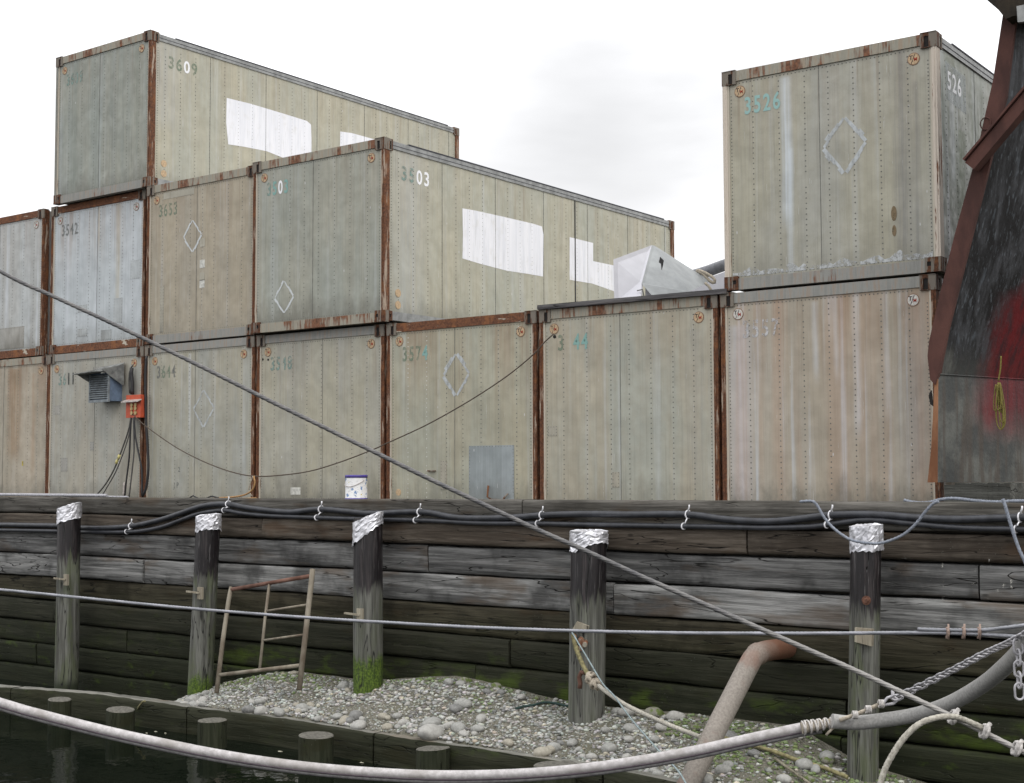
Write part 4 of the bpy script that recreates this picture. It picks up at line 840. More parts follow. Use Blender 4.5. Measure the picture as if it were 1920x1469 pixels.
# the yellow rope coil hanging on the bow
M['yrope'] = worn('yellow_rope_fibre', (.30, .26, .05), 1.0, 60, .8); g = G('yellow_rope', .8); n1 = g.noise(g.pos(), 80, 3); g.col(g.mix(n1, (.06, .055, .01), (.22, .18, .035))); M['yrope'] = g.mat
yr = 13.0; b = MB(); rr = random.Random(5)
for k in range(9):
    x0_ = 1870+rr.uniform(-4, 5); wd = rr.uniform(4, 13); h0, h1 = 719+rr.uniform(-3, 3), rr.uniform(762, 808); P = []; of = rr.uniform(-4, 8)
    for j in range(12):
        th = 2*math.pi*j/12; dn_ = (1-math.cos(th))/2; P.append(pY(x0_+of*dn_+wd*math.sin(th)*(.25+.75*dn_), h0+(h1-h0)*dn_, yr-.012*k-.02*dn_))
    b.tube(cr_(P+[P[0]], .02), .0052, 6)
b.tube(cr_([pY(1872, 715, yr-.02), pY(1876, 690, yr-.02), pY(1877, 668, yr-.02)], .02), .007, 6); b.tube(cr_([pY(1870, 722, yr-.06), pY(1876, 740, yr-.06), pY(1873, 760, yr-.06)], .02), .011, 8)
tag(b.build('rope_coil', M['yrope']), 'coiled yellow green rope hanging on the red patch of the bow', 'rope')

# ------------------------------------------------------------------ things on the container roof
M['sheet_w'] = flat('sheet_white', (.44, .44, .475), .55, 0, .06, 4); M['sheet_g'] = flat('sheet_grey', (.28, .295, .30), .55, .1, .15, 5)
Rf = Z2-.03
t = thing('bent_sheet_metal', (pY(1220, 560, 15.0).x, 15.0, Rf), 'large folded pale sheet metal cowl lying on the container roof', 'metal sheet')
a1, a2, a3, a4, a5 = pY(1150, 487, 14.6), pY(1222, 460, 15.5), pY(1203, 532, 14.75), pY(1200, 575, 14.3), pY(1152, 575, 14.3)
c1, c2, c3, c4 = pY(1328, 527, 16.3), pY(1288, 547, 15.3), pY(1240, 575, 14.75), pY(1204, 532, 14.75)
b = MB(); b.prism([a1, a5, a4, a3, a2], (-.01, .05, 0)); b.build('white_face', M['sheet_w'], t)
b = MB(); b.prism([a2, a3, c3, c2, c1], (.01, .05, 0)); b.build('grey_face', M['sheet_g'], t)
b = MB(); b.prism([pY(1210, 535, 14.9), pY(1210, 575, 14.9), pY(1262, 575, 14.9), pY(1240, 553, 14.9)], (0, .04, 0)); b.build('lower_fold', M['sheet_w'], t)
b = MB(); q = pY(1239, 492, 15.2); b.prism([q+Vector((-.03, 0, 0)), q+Vector((-.01, 0, .07)), q+Vector((.04, 0, .02)), q+Vector((.03, 0, -.03)), q+Vector((.01, 0, -.1)), q+Vector((0, 0, -.02))], (0, .01, 0)); b.build('torn_hole', M['black_seam'], t)
b = MB(); q0, q1 = pY(1201, 545, 14.55), pY(1207, 575, 14.55)
for u in (0, .5, 1): b.bar(q0.lerp(q1, u)+Vector((-.05, 0, 0)), q0.lerp(q1, u)+Vector((.03, 0, .01)), .012, .012, 0)
b.bar(q0+Vector((.03, 0, 0)), q1+Vector((.03, 0, 0)), .012, .012); b.build('bracket', M['seam'], t)
b = MB(); P = [pY(x, y, 17.5) for x, y in ((1300, 517), (1330, 508), (1360, 497), (1420, 480))]; b.tube(cr_(P, .1), .085, 16); tag(b.build('grey_tube', flat('tube_grey', (.13, .135, .15), .45)), 'thick dark grey tube behind the folded sheet metal, left of the high container', 'tube')
b = MB(); P = [pY(x, y, 16.9) for x, y in ((1285, 552), (1330, 538), (1372, 522))]; b.bar(P[0], P[2], .06, .22, 0); tag(b.build('white_board', M['sheet_w']), 'narrow white board leaning behind the container roof edge', 'board')
M['rope_buff'] = flat('rope_buff', (.34, .30, .24), .85, 0, .35, 60); b = MB(); P = [pY(x, y, 16.2) for x, y in ((1306, 508), (1318, 514), (1332, 528), (1340, 530), (1338, 522), (1322, 512), (1308, 507))]; b.tube(cr_(P, .03), .022, 8, lobes=3, pitch=.07)
b.tube(cr_([pY(x, y, 16.0) for x, y in ((1322, 531), (1331, 540), (1336, 556))], .03), .02, 8, lobes=3, pitch=.07); tag(b.build('roof_rope', M['rope_buff']), 'short loop of buff rope on the tip of the folded sheet metal', 'rope')
b = MB(); e0, e1 = pY(1008, 577, 13.66), pY(1362, 546, 13.66); b.bar(Vector((e0.x, 13.72, e0.z)), Vector((e1.x, 13.72, e1.z)), .14, .055, 0); tag(b.build('roof_plank', wood('plank_dark', (.075, .072, .075), (.14, .135, .135), 0, 63, 'x', 0, .2)), 'long dark plank lying along the roof edge of container 3 44', 'plank')

# ------------------------------------------------------------------ vent box, power box, wires
M['vent'] = flat('vent_blue_grey', (.20, .225, .24), .55, .2, .3, 12); M['ventd'] = flat('vent_dark', (.045, .05, .055), .6); M['vent_blue'] = flat('vent_side_blue', (.13, .18, .26), .5, 0, .2, 14); M['hood'] = flat('hood_weathered', (.17, .175, .17), .7, 0, .45, 9)
v0 = pY(170, 750, YF); v1 = pY(210, 712, YF); zt_, zb2 = pY(190, 700, YF-.25).z, pY(190, 752, YF-.25).z
t = thing('vent_box', (v0.x, YF, zb2), 'blue grey louvred vent box under a flared metal hood', 'vent')
ya = YF-.24; xa = pY(168, 740, ya).x; xb = pY(203, 740, ya).x
b = MB(); b.box(xa, xb, ya+.02, YF+.02, zb2, zt_, 0); b.build('housing', M['vent_blue'], t)
b = MB(); b.box(xa+.01, xb-.01, ya+.012, ya+.019, zb2+.03, zt_-.02, 1)
for k in range(11):
    z_ = zb2+.04+k*(zt_-zb2-.06)/11; b.add([(xa+.01, ya-.012, z_), (xb-.01, ya-.012, z_), (xb-.01, ya+.012, z_+.026), (xa+.01, ya+.012, z_+.026), (xa+.01, ya-.009, z_-.003), (xb-.01, ya-.009, z_-.003)], [(0,1,2,3), (4,5,1,0)], 0)
b.box(xa-.012, xb+.012, ya-.01, ya+.02, zb2-.02, zb2+.02, 0); b.box(xa-.012, xa+.01, ya-.01, ya+.02, zb2+.02, zt_, 0); b.box(xb-.01, xb+.012, ya-.01, ya+.02, zb2+.02, zt_, 0)
b.build('louvre_grille', [M['vent'], M['ventd']], t)
b = MB(); h = [pY(140, 700, YF-.85), pY(196, 697, YF-.85), pY(219, 681, YF-.06), pY(178, 692, YF-.02)]
h = [Vector((xa-.10, ya-.26, zt_-.01)), Vector((xb-.06, ya-.28, zt_+.01)), Vector((xb+.10, YF-.01, zt_+.17)), Vector((xa-.05, YF-.01, zt_+.12))]
mid = [h[0].lerp(h[3], .55)-Vector((0, 0, .06)), h[1].lerp(h[2], .55)-Vector((0, 0, .06))]
b.add([h[0], h[1], mid[1], mid[0], h[2], h[3]]+[v_-Vector((0, 0, .012)) for v_ in (h[0], h[1], mid[1], mid[0], h[2], h[3])], [(0,1,2,3), (3,2,4,5), (9,8,7,6), (11,10,8,9), (0,6,7,1), (1,7,8,2), (2,8,10,4), (5,11,9,3), (3,9,6,0)], 0); b.build('hood', M['hood'], t)
b = MB(); b.prism([Vector((xb-.0, ya-.14, zt_+.05)), Vector((xb+.08, YF-.02, zt_+.14)), Vector((xb+.08, YF-.02, zt_-.20)), Vector((xb+.02, ya+.02, zt_-.06))], (.012, 0, 0)); b.build('hood_cheek', M['hood'], t)
b = MB(); b.prism([Vector((xa-.10, ya-.2, zt_+.0)), Vector((xa-.03, YF-.02, zt_+.1)), Vector((xa-.03, YF-.02, zt_-.12)), Vector((xa-.03, ya+.02, zt_-.14))], (.012, 0, 0)); b.build('hood_cheek', M['hood'], t)

g = G('orange_box_paint', .55); n1 = g.noise(g.pos(), 12, 4); g.col(g.mix(g.rng(n1, .35, .7), (.50, .085, .035), (.38, .07, .035))); M['orange'] = g.mat
M['pale_metal'] = flat('pale_metal', (.42, .38, .36), .5, .3, .3, 20); M['brass'] = flat('brass_socket', (.42, .33, .16), .45, .4, .3, 40); M['blackcable'] = flat('black_cable', (.018, .018, .02), .55); M['greycable'] = flat('grey_cable', (.07, .068, .065), .6, 0, .3, 60)
e0, e1 = pY(236, 784, YF-.12), pY(264, 740, YF-.12)
t = thing('power_box', (e0.x, YF-.12, e0.z), 'orange electrical outlet box with a small white rain lip', 'electrical box')
b = MB(); b.box(e0.x, e1.x, YF-.12, YF-.01, e0.z, e1.z); b.build('box_body', M['orange'], t)
zl = e1.z-.30*(e1.z-e0.z); b = MB(); b.add([(e0.x-.03, YF-.12, zl+.035), (e1.x+.03, YF-.12, zl+.035), (e1.x+.03, YF-.20, zl), (e0.x-.03, YF-.20, zl), (e0.x-.03, YF-.12, zl+.025), (e1.x+.03, YF-.12, zl+.025), (e1.x+.03, YF-.20, zl-.012), (e0.x-.03, YF-.20, zl-.012)], [(3,2,1,0), (4,5,6,7), (0,1,5,4), (1,2,6,5), (2,3,7,6), (3,0,4,7)]); b.build('rain_lip', M['pale_metal'], t)
wx = e1.x-e0.x; wz_ = e1.z-e0.z
for fx in (.42, .68):
    for fz in (.56, .40, .2):
        b = MB(); b.disc((e0.x+wx*fx, YF-.121, e0.z+wz_*fz), .03, (1,0,0), (0,0,1), 12, .015); b.build('socket', M['brass'], t)
def wire(name, pts, r_, mat, lab, cat, grp=None, step=.05, n=8, lobes=0, pitch=.1):
    b = MB(); b.tube(cr_(pts, step), r_, n, lobes=lobes, pitch=pitch, depth=.42 if lobes else .18); return tag(b.build(name, mat), lab, cat, grp)
W_ = lambda L_, y: [pY(a, c_, y) for a, c_ in L_]
wire('power_cable', W_([(248,740),(248,720),(246,700),(247,690)], YF-.04), .03, M['blackcable'], 'short thick black cable running from the container hole down to the orange box', 'cable')
wire('power_cable', W_([(243,738),(242,715),(243,698),(247,688),(250,684)], YF-.05), .012, M['greycable'], 'thin grey cable looping above the orange box', 'cable')
wire('power_cable', W_([(275,668),(273,700),(273,740),(274,790),(277,840),(278,880),(274,915),(267,931)], YF-.05), .020, M['blackcable'], 'long black cable hanging down the seam right of the orange box', 'cable')
for i, (L_, r_, mt, lab) in enumerate([([(246,783),(240,810),(228,845),(214,880),(198,908),(180,930)], .012, 'greycable', 'leftmost thin cable from the orange box with yellow joints'), ([(247,783),(242,815),(231,850),(217,885),(203,910),(191,930)], .009, 'greycable', 'thin cable just right of the one with yellow joints'),
    ([(246,783),(244,820),(242,860),(237,900),(234,932)], .013, 'blackcable', 'dark cable falling straight from the orange box to a white end'), ([(250,783),(251,815),(251,850),(248,880),(242,932)], .011, 'greycable', 'middle grey cable below the orange box'), ([(251,783),(254,820),(262,860),(266,885),(266,930)], .014, 'blackcable', 'dark cable from the orange box ending at the rusty seam')]):
    wire('hanging_cable', W_(L_, YF-.09-.01*i), r_, M[mt], lab, 'cable', 'cables below the orange box')
wire('cable_end', W_([(233,905),(231,932)], YF-.14), .012, M['pale_metal'], 'white taped cable end on the wall top below the orange box', 'cable')
for (x, y) in ((223, 857), (219, 866)):
    q = pY(x, y, YF-.11); b = MB(); b.tube([q-Vector((.012, 0, .03)), q+Vector((.012, 0, .03))], .022, 8); tag(b.build('cable_joint', flat('joint_yellow', (.5, .45, .18), .6)), 'yellow taped cable joint below the orange box', 'cable joint', 'yellow cable joints')
wire('thin_line', W_([(248,776),(262,790),(282,806),(330,839),(380,865),(430,884),(474,893),(520,892),(580,884),(640,866),(700,843),(722,833),(800,797),(880,752),(950,706),(1000,665),(1022,641),(1039,626)], YF-.12), .0085, flat('line_brown', (.085, .065, .05), .8), 'long thin brown line sagging from the orange box up to container 3 44', 'line')
wire('tie_cord', W_([(474,893),(470,905),(466,920),(473,931)], YF-.13), .008, M['rope_buff'], 'short buff cord tying the thin line down at the seam', 'cord')
M['rope_orange'] = flat('rope_orange', (.33, .19, .08), .85, 0, .3, 60)
wire('orange_cord', W_([(476,893),(478,905),(474,918),(462,927),(440,932),(400,935),(420,936),(470,935),(480,934)], 13.2), .012, M['rope_orange'], 'orange brown cord lying on the wall top below the seam', 'cord')
wire('dark_cord', W_([(355,934),(362,930),(372,935),(385,936),(395,931),(410,934)], 13.15), .010, M['blackcable'], 'dark cord lying in loops on the wall top left of the orange cord', 'cord')
M['rope_white'] = flat('rope_white', (.36, .36, .385), .85, 0, .25, 40)
wire('white_rope', [Vector((p_.x, 12.66, .135)) for p_ in W_([(-30,933),(60,935),(140,936),(200,938)], 12.66)], .026, M['rope_white'], 'thick white braided rope lying along the wall top at the left', 'rope', step=.012, n=14, lobes=3, pitch=.16)
wire('white_rope', [Vector((p_.x, 12.68, .12)) for p_ in W_([(120,934),(190,936),(240,937)], 12.68)], .012, M['rope_white'], 'thin white line on the wall top just right of the braided rope', 'rope')

# paint can
pc = pY(668, 940, 12.78); rc = 21*((pc-CAM).dot(FW))/F; hc = 46*((pc-CAM).dot(FW))/F
t = thing('paint_can', (pc.x, 12.78, .112), 'dented white and blue paint can standing on the wall top', 'can'); b = MB(); n = 36
def ringc(z, r_): return [(pc.x+math.cos(2*math.pi*k/n)*r_, 12.78+math.sin(2*math.pi*k/n)*r_, z) for k in range(n)]
zz = [(.112, rc), (.125, rc), (.13, rc*.985), (.112+hc*.88, rc*.985)]
b.add(sum([ringc(*q) for q in zz], []), [(j*n+k, j*n+(k+1) % n, (j+1)*n+(k+1) % n, (j+1)*n+k) for j in range(3) for k in range(n)], 0, True)
g = G('can_label', .4); p = g.pos(); v_ = g.noise(g.mapv(p, (1, 1, 1), (3, 1, 2)), 14, 3); w2 = g.noise(g.mapv(p, (1, 1, 5)), 26, 2, .5); c = g.mix(g.rng(v_, .60, .64), (.72, .72, .72), (.13, .22, .40)); c = g.mix(g.rng(g.noise(g.mapv(p, (1,1,1), (7,7,7)), 12, 2), .66, .68), c, (.5, .42, .06)); c = g.mix(g.mul(g.rng(w2, .6, .64), .5), c, (.25, .25, .27)); g.col(c)
b.build('can_body', g.mat, t)
M['can_blue'] = flat('can_blue', (.07, .05, .26), .35, 0, .2)
b = MB(); z1_ = .112+hc*.88; zz = [(z1_, rc*.985), (z1_, rc*1.01), (z1_+hc*.1, rc*1.01), (z1_+hc*.115, rc*.97), (z1_+hc*.10, rc*.9), (z1_+hc*.10, .001)]
b.add(sum([ringc(*q) for q in zz], []), [(j*n+k, j*n+(k+1) % n, (j+1)*n+(k+1) % n, (j+1)*n+k) for j in range(5) for k in range(n)], 0, True); b.build('lid_rim', M['can_blue'], t)
b = MB(); b.add(sum([ringc(*q) for q in ((.113, rc*1.01), (.128, rc*1.01), (.13, rc*.985))], []), [(j*n+k, j*n+(k+1) % n, (j+1)*n+(k+1) % n, (j+1)*n+k) for j in range(2) for k in range(n)], 0, True); b.build('base_rim', M['can_blue'], t)
b = MB(); b.tube([pc+Vector((math.sin(a_)*rc*1.05, -.01-.02*math.cos(a_*.5), hc*.80+.0-(hc*.0))) if False else Vector((pc.x+math.sin(a_)*rc*1.03, 12.78-math.cos(a_)*rc*1.03, .112+hc*(.8-.28*math.cos(a_)))) for a_ in [(-1.5+3*k/14) for k in range(15)]], .004, 6); b.build('wire_handle', M['pale_metal'], t)

# ------------------------------------------------------------------ black hoses along the wall
M['hose'] = flat('black_hose', (.030, .032, .038), .38, 0, .35, 10)
up_ = [(-60,984),(0,984),(60,985),(110,986),(160,990),(200,990),(250,986),(300,975),(340,962),(380,949),(425,945),(470,953),(540,960),(600,955),(660,960),(700,963),(790,960),(860,971),(950,971),(1020,966),(1100,964),(1180,965),(1290,965),(1360,974),(1440,978),(1500,973),(1560,966),(1640,965),(1720,971),(1800,974),(1920,970),(2000,968)]
lo_ = [(-60,993),(0,994),(60,995),(110,996),(180,998),(250,997),(300,989),(340,975),(375,963),(420,957),(450,962),(500,967),(600,971),(700,974),(790,976),(900,981),(1010,982),(1100,984),(1280,987),(1380,989),(1440,990),(1520,988),(1560,983),(1610,976),(1650,976),(1700,981),(1800,990),(1920,993),(2000,994)]
wire('black_hose', W_(up_, 12.55), .035, M['hose'], 'upper and thicker of the two black hoses strung along the timber wall', 'hose', 'black hoses along the timber wall', .08, 14)
wire('black_hose', W_(lo_, 12.55), .027, M['hose'], 'lower and thinner of the two black hoses strung along the timber wall', 'hose', 'black hoses along the timber wall', .08, 14)
def yat(L_, x): return li(L_, x)
M['tie'] = flat('white_tie', (.75, .75, .78), .5)
tl = ['below the vent box', 'above the second foil capped pile', 'below the tan container with the paint can', 'left of the long wire rope crossing', 'right of the long wire rope crossing', 'below the seam of containers 3 44 and 3557', 'left of the rightmost pile', 'at the right edge of the picture']
for i, x in enumerate((246, 428, 602, 787, 1016, 1290, 1558, 1913)):
    b = MB()
    for dx, L_, r_ in ((0, up_, .041), (-8, lo_, .032)):
        q = pY(x+dx, yat(L_, x+dx), 12.55); b.tube([q+Vector((.008*math.cos(k*math.pi/7), r_*math.cos(k*math.pi/7), r_*math.sin(k*math.pi/7))) for k in range(14)], .008, 6, closed=True)
    q = pY(x, yat(up_, x), 12.51); b.tube([q+Vector((0, 0, .03)), q+Vector((.02, -.01, .075)), q+Vector((.022, -.01, .10))], .0085, 6)
    q2 = pY(x-5, yat(lo_, x-8), 12.50); b.tube([q+Vector((-.01, 0, -.04)), q.lerp(q2, .6)+Vector((-.01, 0, 0)), q2+Vector((0, 0, .03))], .007, 6)
    tag(b.build('hose_tie', M['tie']), 'white cable tie binding both black hoses, '+tl[i], 'cable tie', 'white ties on the black hoses')

# loops of grey line over the wall top at the right
M['greyrope'] = flat('grey_rope', (.20, .22, .26), .8, 0, .3, 50)
wire('grey_line', W_([(1500,941),(1520,940),(1530,945),(1545,970),(1560,988),(1580,1004),(1600,1014),(1630,1019),(1655,1018),(1690,1005),(1715,985),(1735,960),(1748,946),(1760,940)], 12.02), .015, M['greyrope'], 'grey line hanging in a loop over the rightmost foil cap', 'rope', None, .012, 9, 3, .06)
wire('grey_line', [Vector((q.x, 12.72, .135+dz)) for q, dz in zip(W_([(1695,940),(1715,946),(1740,945),(1765,938),(1790,936),(1830,938),(1870,939),(1900,940),(1960,940)], 12.72), (.02, .0, .0, .03, .04, .02, .01, .02, .02))], .018, M['greyrope'], 'grey line lying along the wall top in front of the bow', 'rope', None, .012, 9, 3, .07)
wire('grey_line', W_([(1880,936),(1885,950),(1897,990),(1910,1028),(1921,1052),(1932,1080)], 12.35), .017, M['greyrope'], 'grey line slanting down from the wall top at the right edge', 'rope', None, .012, 9, 3, .07)
M['post_red'] = rust_mat('edge_post_rust', .0, 51, .45)

# ------------------------------------------------------------------ pipe gate frame
M['gate'] = smooth_rust('gate_pipe', (.13, .105, .078), (.27, .245, .195), 71); M['gate_r'] = smooth_rust('gate_rust_red', (.10, .05, .036), (.19, .105, .08), 72)
def gp(x, y):
    f_ = (1290-y)/220; return pY(x, y, 11.75+.45*f_)
ft = gp(407, 1292)
t = thing('gate_frame', ft, 'rusty welded pipe gate frame leaning against the timber wall', 'gate')
def gb(pts, r_, mat, name):
    b = MB(); b.tube([gp(*q) for q in pts], r_, 10); b.build(name, M[mat], t)
gb([(434,1101),(429,1125),(418,1200),(406,1300)], .029, 'gate', 'upright'); gb([(586,1068),(584,1090),(575,1170),(561,1294)], .034, 'gate', 'upright')
gb([(433,1106),(584,1080)], .026, 'gate_r', 'top_rail'); gb([(411,1266),(563,1248)], .024, 'gate', 'bottom_rail'); gb([(505,1096),(497,1160),(487,1255)], .019, 'gate', 'middle_upright')
gb([(500,1146),(577,1134)], .014, 'gate', 'rung'); gb([(494,1201),(571,1190)], .014, 'gate', 'rung')

# ------------------------------------------------------------------ rusty discharge pipe
M['pipe'] = None
g = G('rust_pipe', .8); p = g.pos(True); n1 = g.noise(p, 45, 5, .7); n2 = g.noise(p, 2.5, 3); xyz = g.sep(p)
c = g.mix(g.rng(n1, .3, .7), (.175, .155, .135), (.265, .24, .21)); c = g.mix(g.rng(g.math('ADD', xyz[1], g.mul(n2, .5)), 12.1, 12.5), c, g.mix(n1, (.10, .045, .025), (.19, .09, .055))); c = g.mix(g.mul(g.rng(n2, .55, .7), .5), c, (.20, .11, .08)); g.col(c); g.bump(n1, .4, .01)
q0, q1, q2 = pY(1478, 1214, 12.75), pY(1420, 1226, 12.1), pY(1402, 1248, 11.95); e_ = pY(1290, 1475, 11.0)
b = MB(); P = [pY(1500, 1212, 12.95), pY(1474, 1216, 12.6), pY(1436, 1221, 12.2), pY(1415, 1231, 12.0), pY(1400, 1255, 11.88), pY(1345, 1363, 11.42), pY(1270, 1512, 10.8)]
pp = [P[0], P[1]]+cr_(P[1:5], .04)[1:]+[P[5], P[6]]; b.tube(pp, .099, 24, rf=lambda u, th, q: 1+.02*noise.noise((q.x*5, q.z*5, th))+(.09 if .0 < abs(q.y-12.05) < .03 else 0)); tag(b.build('discharge_pipe', g.mat), 'thick rusty elbow pipe coming out of the timber wall over the gravel', 'pipe')

# ------------------------------------------------------------------ foreground wire ropes, hose, chain
def mtl(name, a, b_, rough=.55, metal=.3, sc=60):
    g = G(name, rough, metal); n1 = g.noise(g.pos(), sc, 4, .65); n2 = g.noise(g.pos(), 3, 3); c = g.mix(g.rng(n1, .3, .7), a, b_); c = g.mix(g.mul(g.rng(n2, .5, .7), .4), c, tuple(k*.6 for k in a)); g.col(c); return g.mat
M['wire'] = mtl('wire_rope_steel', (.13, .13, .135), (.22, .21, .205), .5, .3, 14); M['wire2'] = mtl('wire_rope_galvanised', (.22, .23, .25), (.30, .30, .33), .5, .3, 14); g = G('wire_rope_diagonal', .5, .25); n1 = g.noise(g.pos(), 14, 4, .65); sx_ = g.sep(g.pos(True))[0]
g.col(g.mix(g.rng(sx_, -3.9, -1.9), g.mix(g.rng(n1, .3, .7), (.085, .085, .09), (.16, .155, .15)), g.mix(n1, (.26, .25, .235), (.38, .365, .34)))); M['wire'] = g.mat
M['pale_rope'] = mtl('pale_rope', (.24, .225, .19), (.46, .44, .38), .85, 0)
dg = [(-260,362),(0,509),(100,556),(200,602),(300,650),(400,699),(500,749),(600,798),(700,847),(800,896),(900,943),(1000,990),(1100,1034),(1200,1080),(1300,1124),(1400,1168),(1500,1212),(1600,1256),(1700,1303),(1787,1345),(1850,1376),(1910,1406),(2060,1480)]
def dep(x, a, b_): return a+(b_-a)*(x/1920)
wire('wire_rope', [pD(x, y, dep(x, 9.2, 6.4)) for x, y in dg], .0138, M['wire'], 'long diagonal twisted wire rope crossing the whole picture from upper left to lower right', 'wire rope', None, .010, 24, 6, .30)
hr_ = [(-150,1092),(0,1106),(150,1121),(300,1136),(450,1149),(600,1160),(750,1169),(900,1177),(1070,1183),(1250,1187),(1400,1188),(1550,1188),(1700,1187),(1790,1188),(1860,1191),(1960,1198)]
wire('wire_rope', [pD(x, y, dep(x, 10.5, 7.6)) for x, y in hr_], .0118, M['wire2'], 'nearly level pale wire rope stretched low in front of all five piles', 'wire rope', None, .012, 14, 6, .14)
wire('wire_rope', [pD(x, y, dep(x, 10.5, 7.6)) for x, y in ((1721,1180),(1740,1181),(1790,1182),(1840,1182),(1880,1178),(1920,1173),(1980,1166))], .0118, M['wire2'], 'short doubled back tail of wire rope clamped to the level one at the right', 'wire rope', None, .012, 14, 6, .14)
M['clip'] = flat('clip_metal', (.30, .22, .18), .6, .2, .4, 50)
for i, x in enumerate((1776, 1806, 1835)):
    q = pD(x, 1186, dep(x, 10.5, 7.6)); b = MB(); b.tube([q+RT*.007*s_+Vector((0, 0, .022))-FW*.0 for s_ in (-1, 1)], .008, 8)
    b.tube([q+UP*.05-FW*.02, q+UP*.0-FW*.024, q-UP*.035-FW*.02], .006, 8); b.tube([q+UP*.0-FW*.008-RT*.007, q+UP*.0-FW*.008+RT*.007], .019, 8); b.tube([q-UP*.024-RT*.007, q-UP*.024+RT*.007], .013, 6)
    tag(b.build('rope_clip', M['clip']), 'rusty wire rope clip on the doubled level rope, '+['left', 'middle', 'right'][i]+' one of three', 'clip', 'clips on the level wire rope')
M['hpipe'] = None
g = G('slotted_pipe', .42, .15); p = g.pos(True); n1 = g.noise(p, 26, 5, .7); n2 = g.noise(g.mapv(p, (1, 1, 1)), 3, 4)
c = g.mix(g.rng(n1, .35, .7), (.30, .285, .28), (.46, .44, .44)); c = g.mix(g.mul(g.rng(n2, .5, .66), .5), c, (.20, .18, .16)); g.col(c); M['hpipe'] = g.mat
tb = [(-300,1195),(-150,1262),(0,1318),(50,1333),(100,1346),(200,1371),(300,1393),(400,1413),(500,1429),(600,1441),(700,1449),(800,1454),(900,1454),(1000,1450),(1100,1441),(1200,1427),(1300,1409),(1400,1387),(1500,1366),(1540,1359)]
t = thing('curved_pipe', pD(900, 1454, 8.3), 'long pale slotted pipe curving in a shallow sag across the bottom of the picture', 'pipe')
P = cr_([pD(x, y, dep(x, 9.0, 7.7)) for x, y in tb], .1); b = MB(); b.tube(P, .0315, 18); b.build('pipe', M['hpipe'], t)
b = MB(); b.tube([q-UP*.018-FW*.0285 for q in P], .0055, 6); b.build('groove_strip', flat('groove_dark', (.06, .045, .055), .6), t)
b = MB(); b.tube([q-UP*.030-FW*.010 for q in P], .018, 10); b.build('under_rib', flat('under_rib_grey', (.17, .165, .165), .5, 0, .3, 30), t)
g = G('rubber_hose', .7); n1 = g.noise(g.pos(), 70, 4, .6); g.col(g.mix(g.rng(n1, .3, .7), (.235, .23, .22), (.33, .325, .31))); g.bump(n1, .15, .003); M['rhose'] = g.mat
hs = [(1560,1352,7.9),(1600,1356,7.9),(1660,1350,7.85),(1720,1340,7.7),(1780,1320,7.4),(1840,1286,7.1),(1880,1254,6.8),(1920,1212,6.5),(1980,1130,6.2)]
b = MB(); b.tube(cr_([pD(*q) for q in hs], .05), .041, 20); tag(b.build('rubber_hose', M['rhose']), 'thick grey rubber hose sweeping up to the right edge from the lashing', 'hose')
# lashing round the pipe end
M['lash'] = flat('lashing_line', (.42, .40, .38), .8, 0, .4, 60)
Q = cr_([pD(x, y, 7.93) for x, y in ((1503,1366),(1530,1361),(1555,1356),(1578,1350))], .01); b = MB(); P = []
tot = len(Q)*12
for k in range(tot):
    u = k/tot; i = min(len(Q)-2, int(u*(len(Q)-1))); c_ = Q[i].lerp(Q[i+1], u*(len(Q)-1)-i); r_ = .040*(1-.45*u); th = u*2*math.pi*13
    P.append(c_+(UP*math.cos(th)-FW*math.sin(th))*r_+RT*.01*math.sin(u*40))
b.tube(P, .0058, 6); b.tube(Q, [.034*(1-.45*k/len(Q)) for k in range(len(Q))], 12, 1); tag(b.build('rope_lashing', [M['lash'], M['rope_buff']]), 'spiral lashing of thin line binding the pipe end', 'lashing')
wire('lashing_tail', [pD(x, y, 7.9) for x, y in ((1578,1352),(1566,1362),(1554,1373),(1549,1379))], .008, M['rope_buff'], 'loose short tail of line below the lashing', 'line')
wire('tension_rope', [pD(x, y, 7.85) for x, y in ((1574,1351),(1610,1338),(1640,1325),(1652,1320))], .012, M['rope_buff'], 'taut buff rope between the lashing and the chain', 'rope')
for i, (x, y) in enumerate(((1603,1341),(1628,1331),(1652,1320))):
    q = pD(x, y, 7.83); b = MB()
    for k in range(3): b.tube([q+RT*(.010*(k-1))+UP*.019*math.cos(a_*math.pi/6)-FW*.019*math.sin(a_*math.pi/6) for a_ in range(12)], .0065, 6, closed=True)
    tag(b.build('knot', M['lash']), 'small pale knot on the taut rope, '+['left', 'middle', 'right'][i]+' of three', 'knot', 'knots on the taut rope')
# shackle and chain
M['chain'] = mtl('chain_galvanised', (.30, .295, .31), (.46, .45, .47), .55, .1, 20)
def link(c_, dr, nr, Ln, Wd, r_):
    dr = dr.normalized(); nr = (nr-dr*nr.dot(dr)).normalized(); s_ = dr.cross(nr); P = []
    for k in range(20):
        a_ = 2*math.pi*k/20; P.append(c_+dr*(math.cos(a_)*Wd*.5+(1 if math.cos(a_) > 0 else -1)*(Ln-Wd)*.5)+s_*math.sin(a_)*Wd*.5)
    return P
cp = cr_([pD(x, y, dd) for x, y, dd in ((1676,1311,7.8),(1720,1290,7.6),(1760,1270,7.4),(1800,1250,7.15),(1850,1224,6.85),(1888,1207,6.6),(1910,1196,6.45),(1960,1170,6.2))], .002)
acc = 0; cs = [cp[0]]
for a_, c_ in zip(cp, cp[1:]):
    acc += (c_-a_).length
    if acc > .060: cs.append(c_); acc = 0
ch = thing('steel_chain', cs[0], 'galvanised steel chain rising from the shackle to the right edge', 'chain')
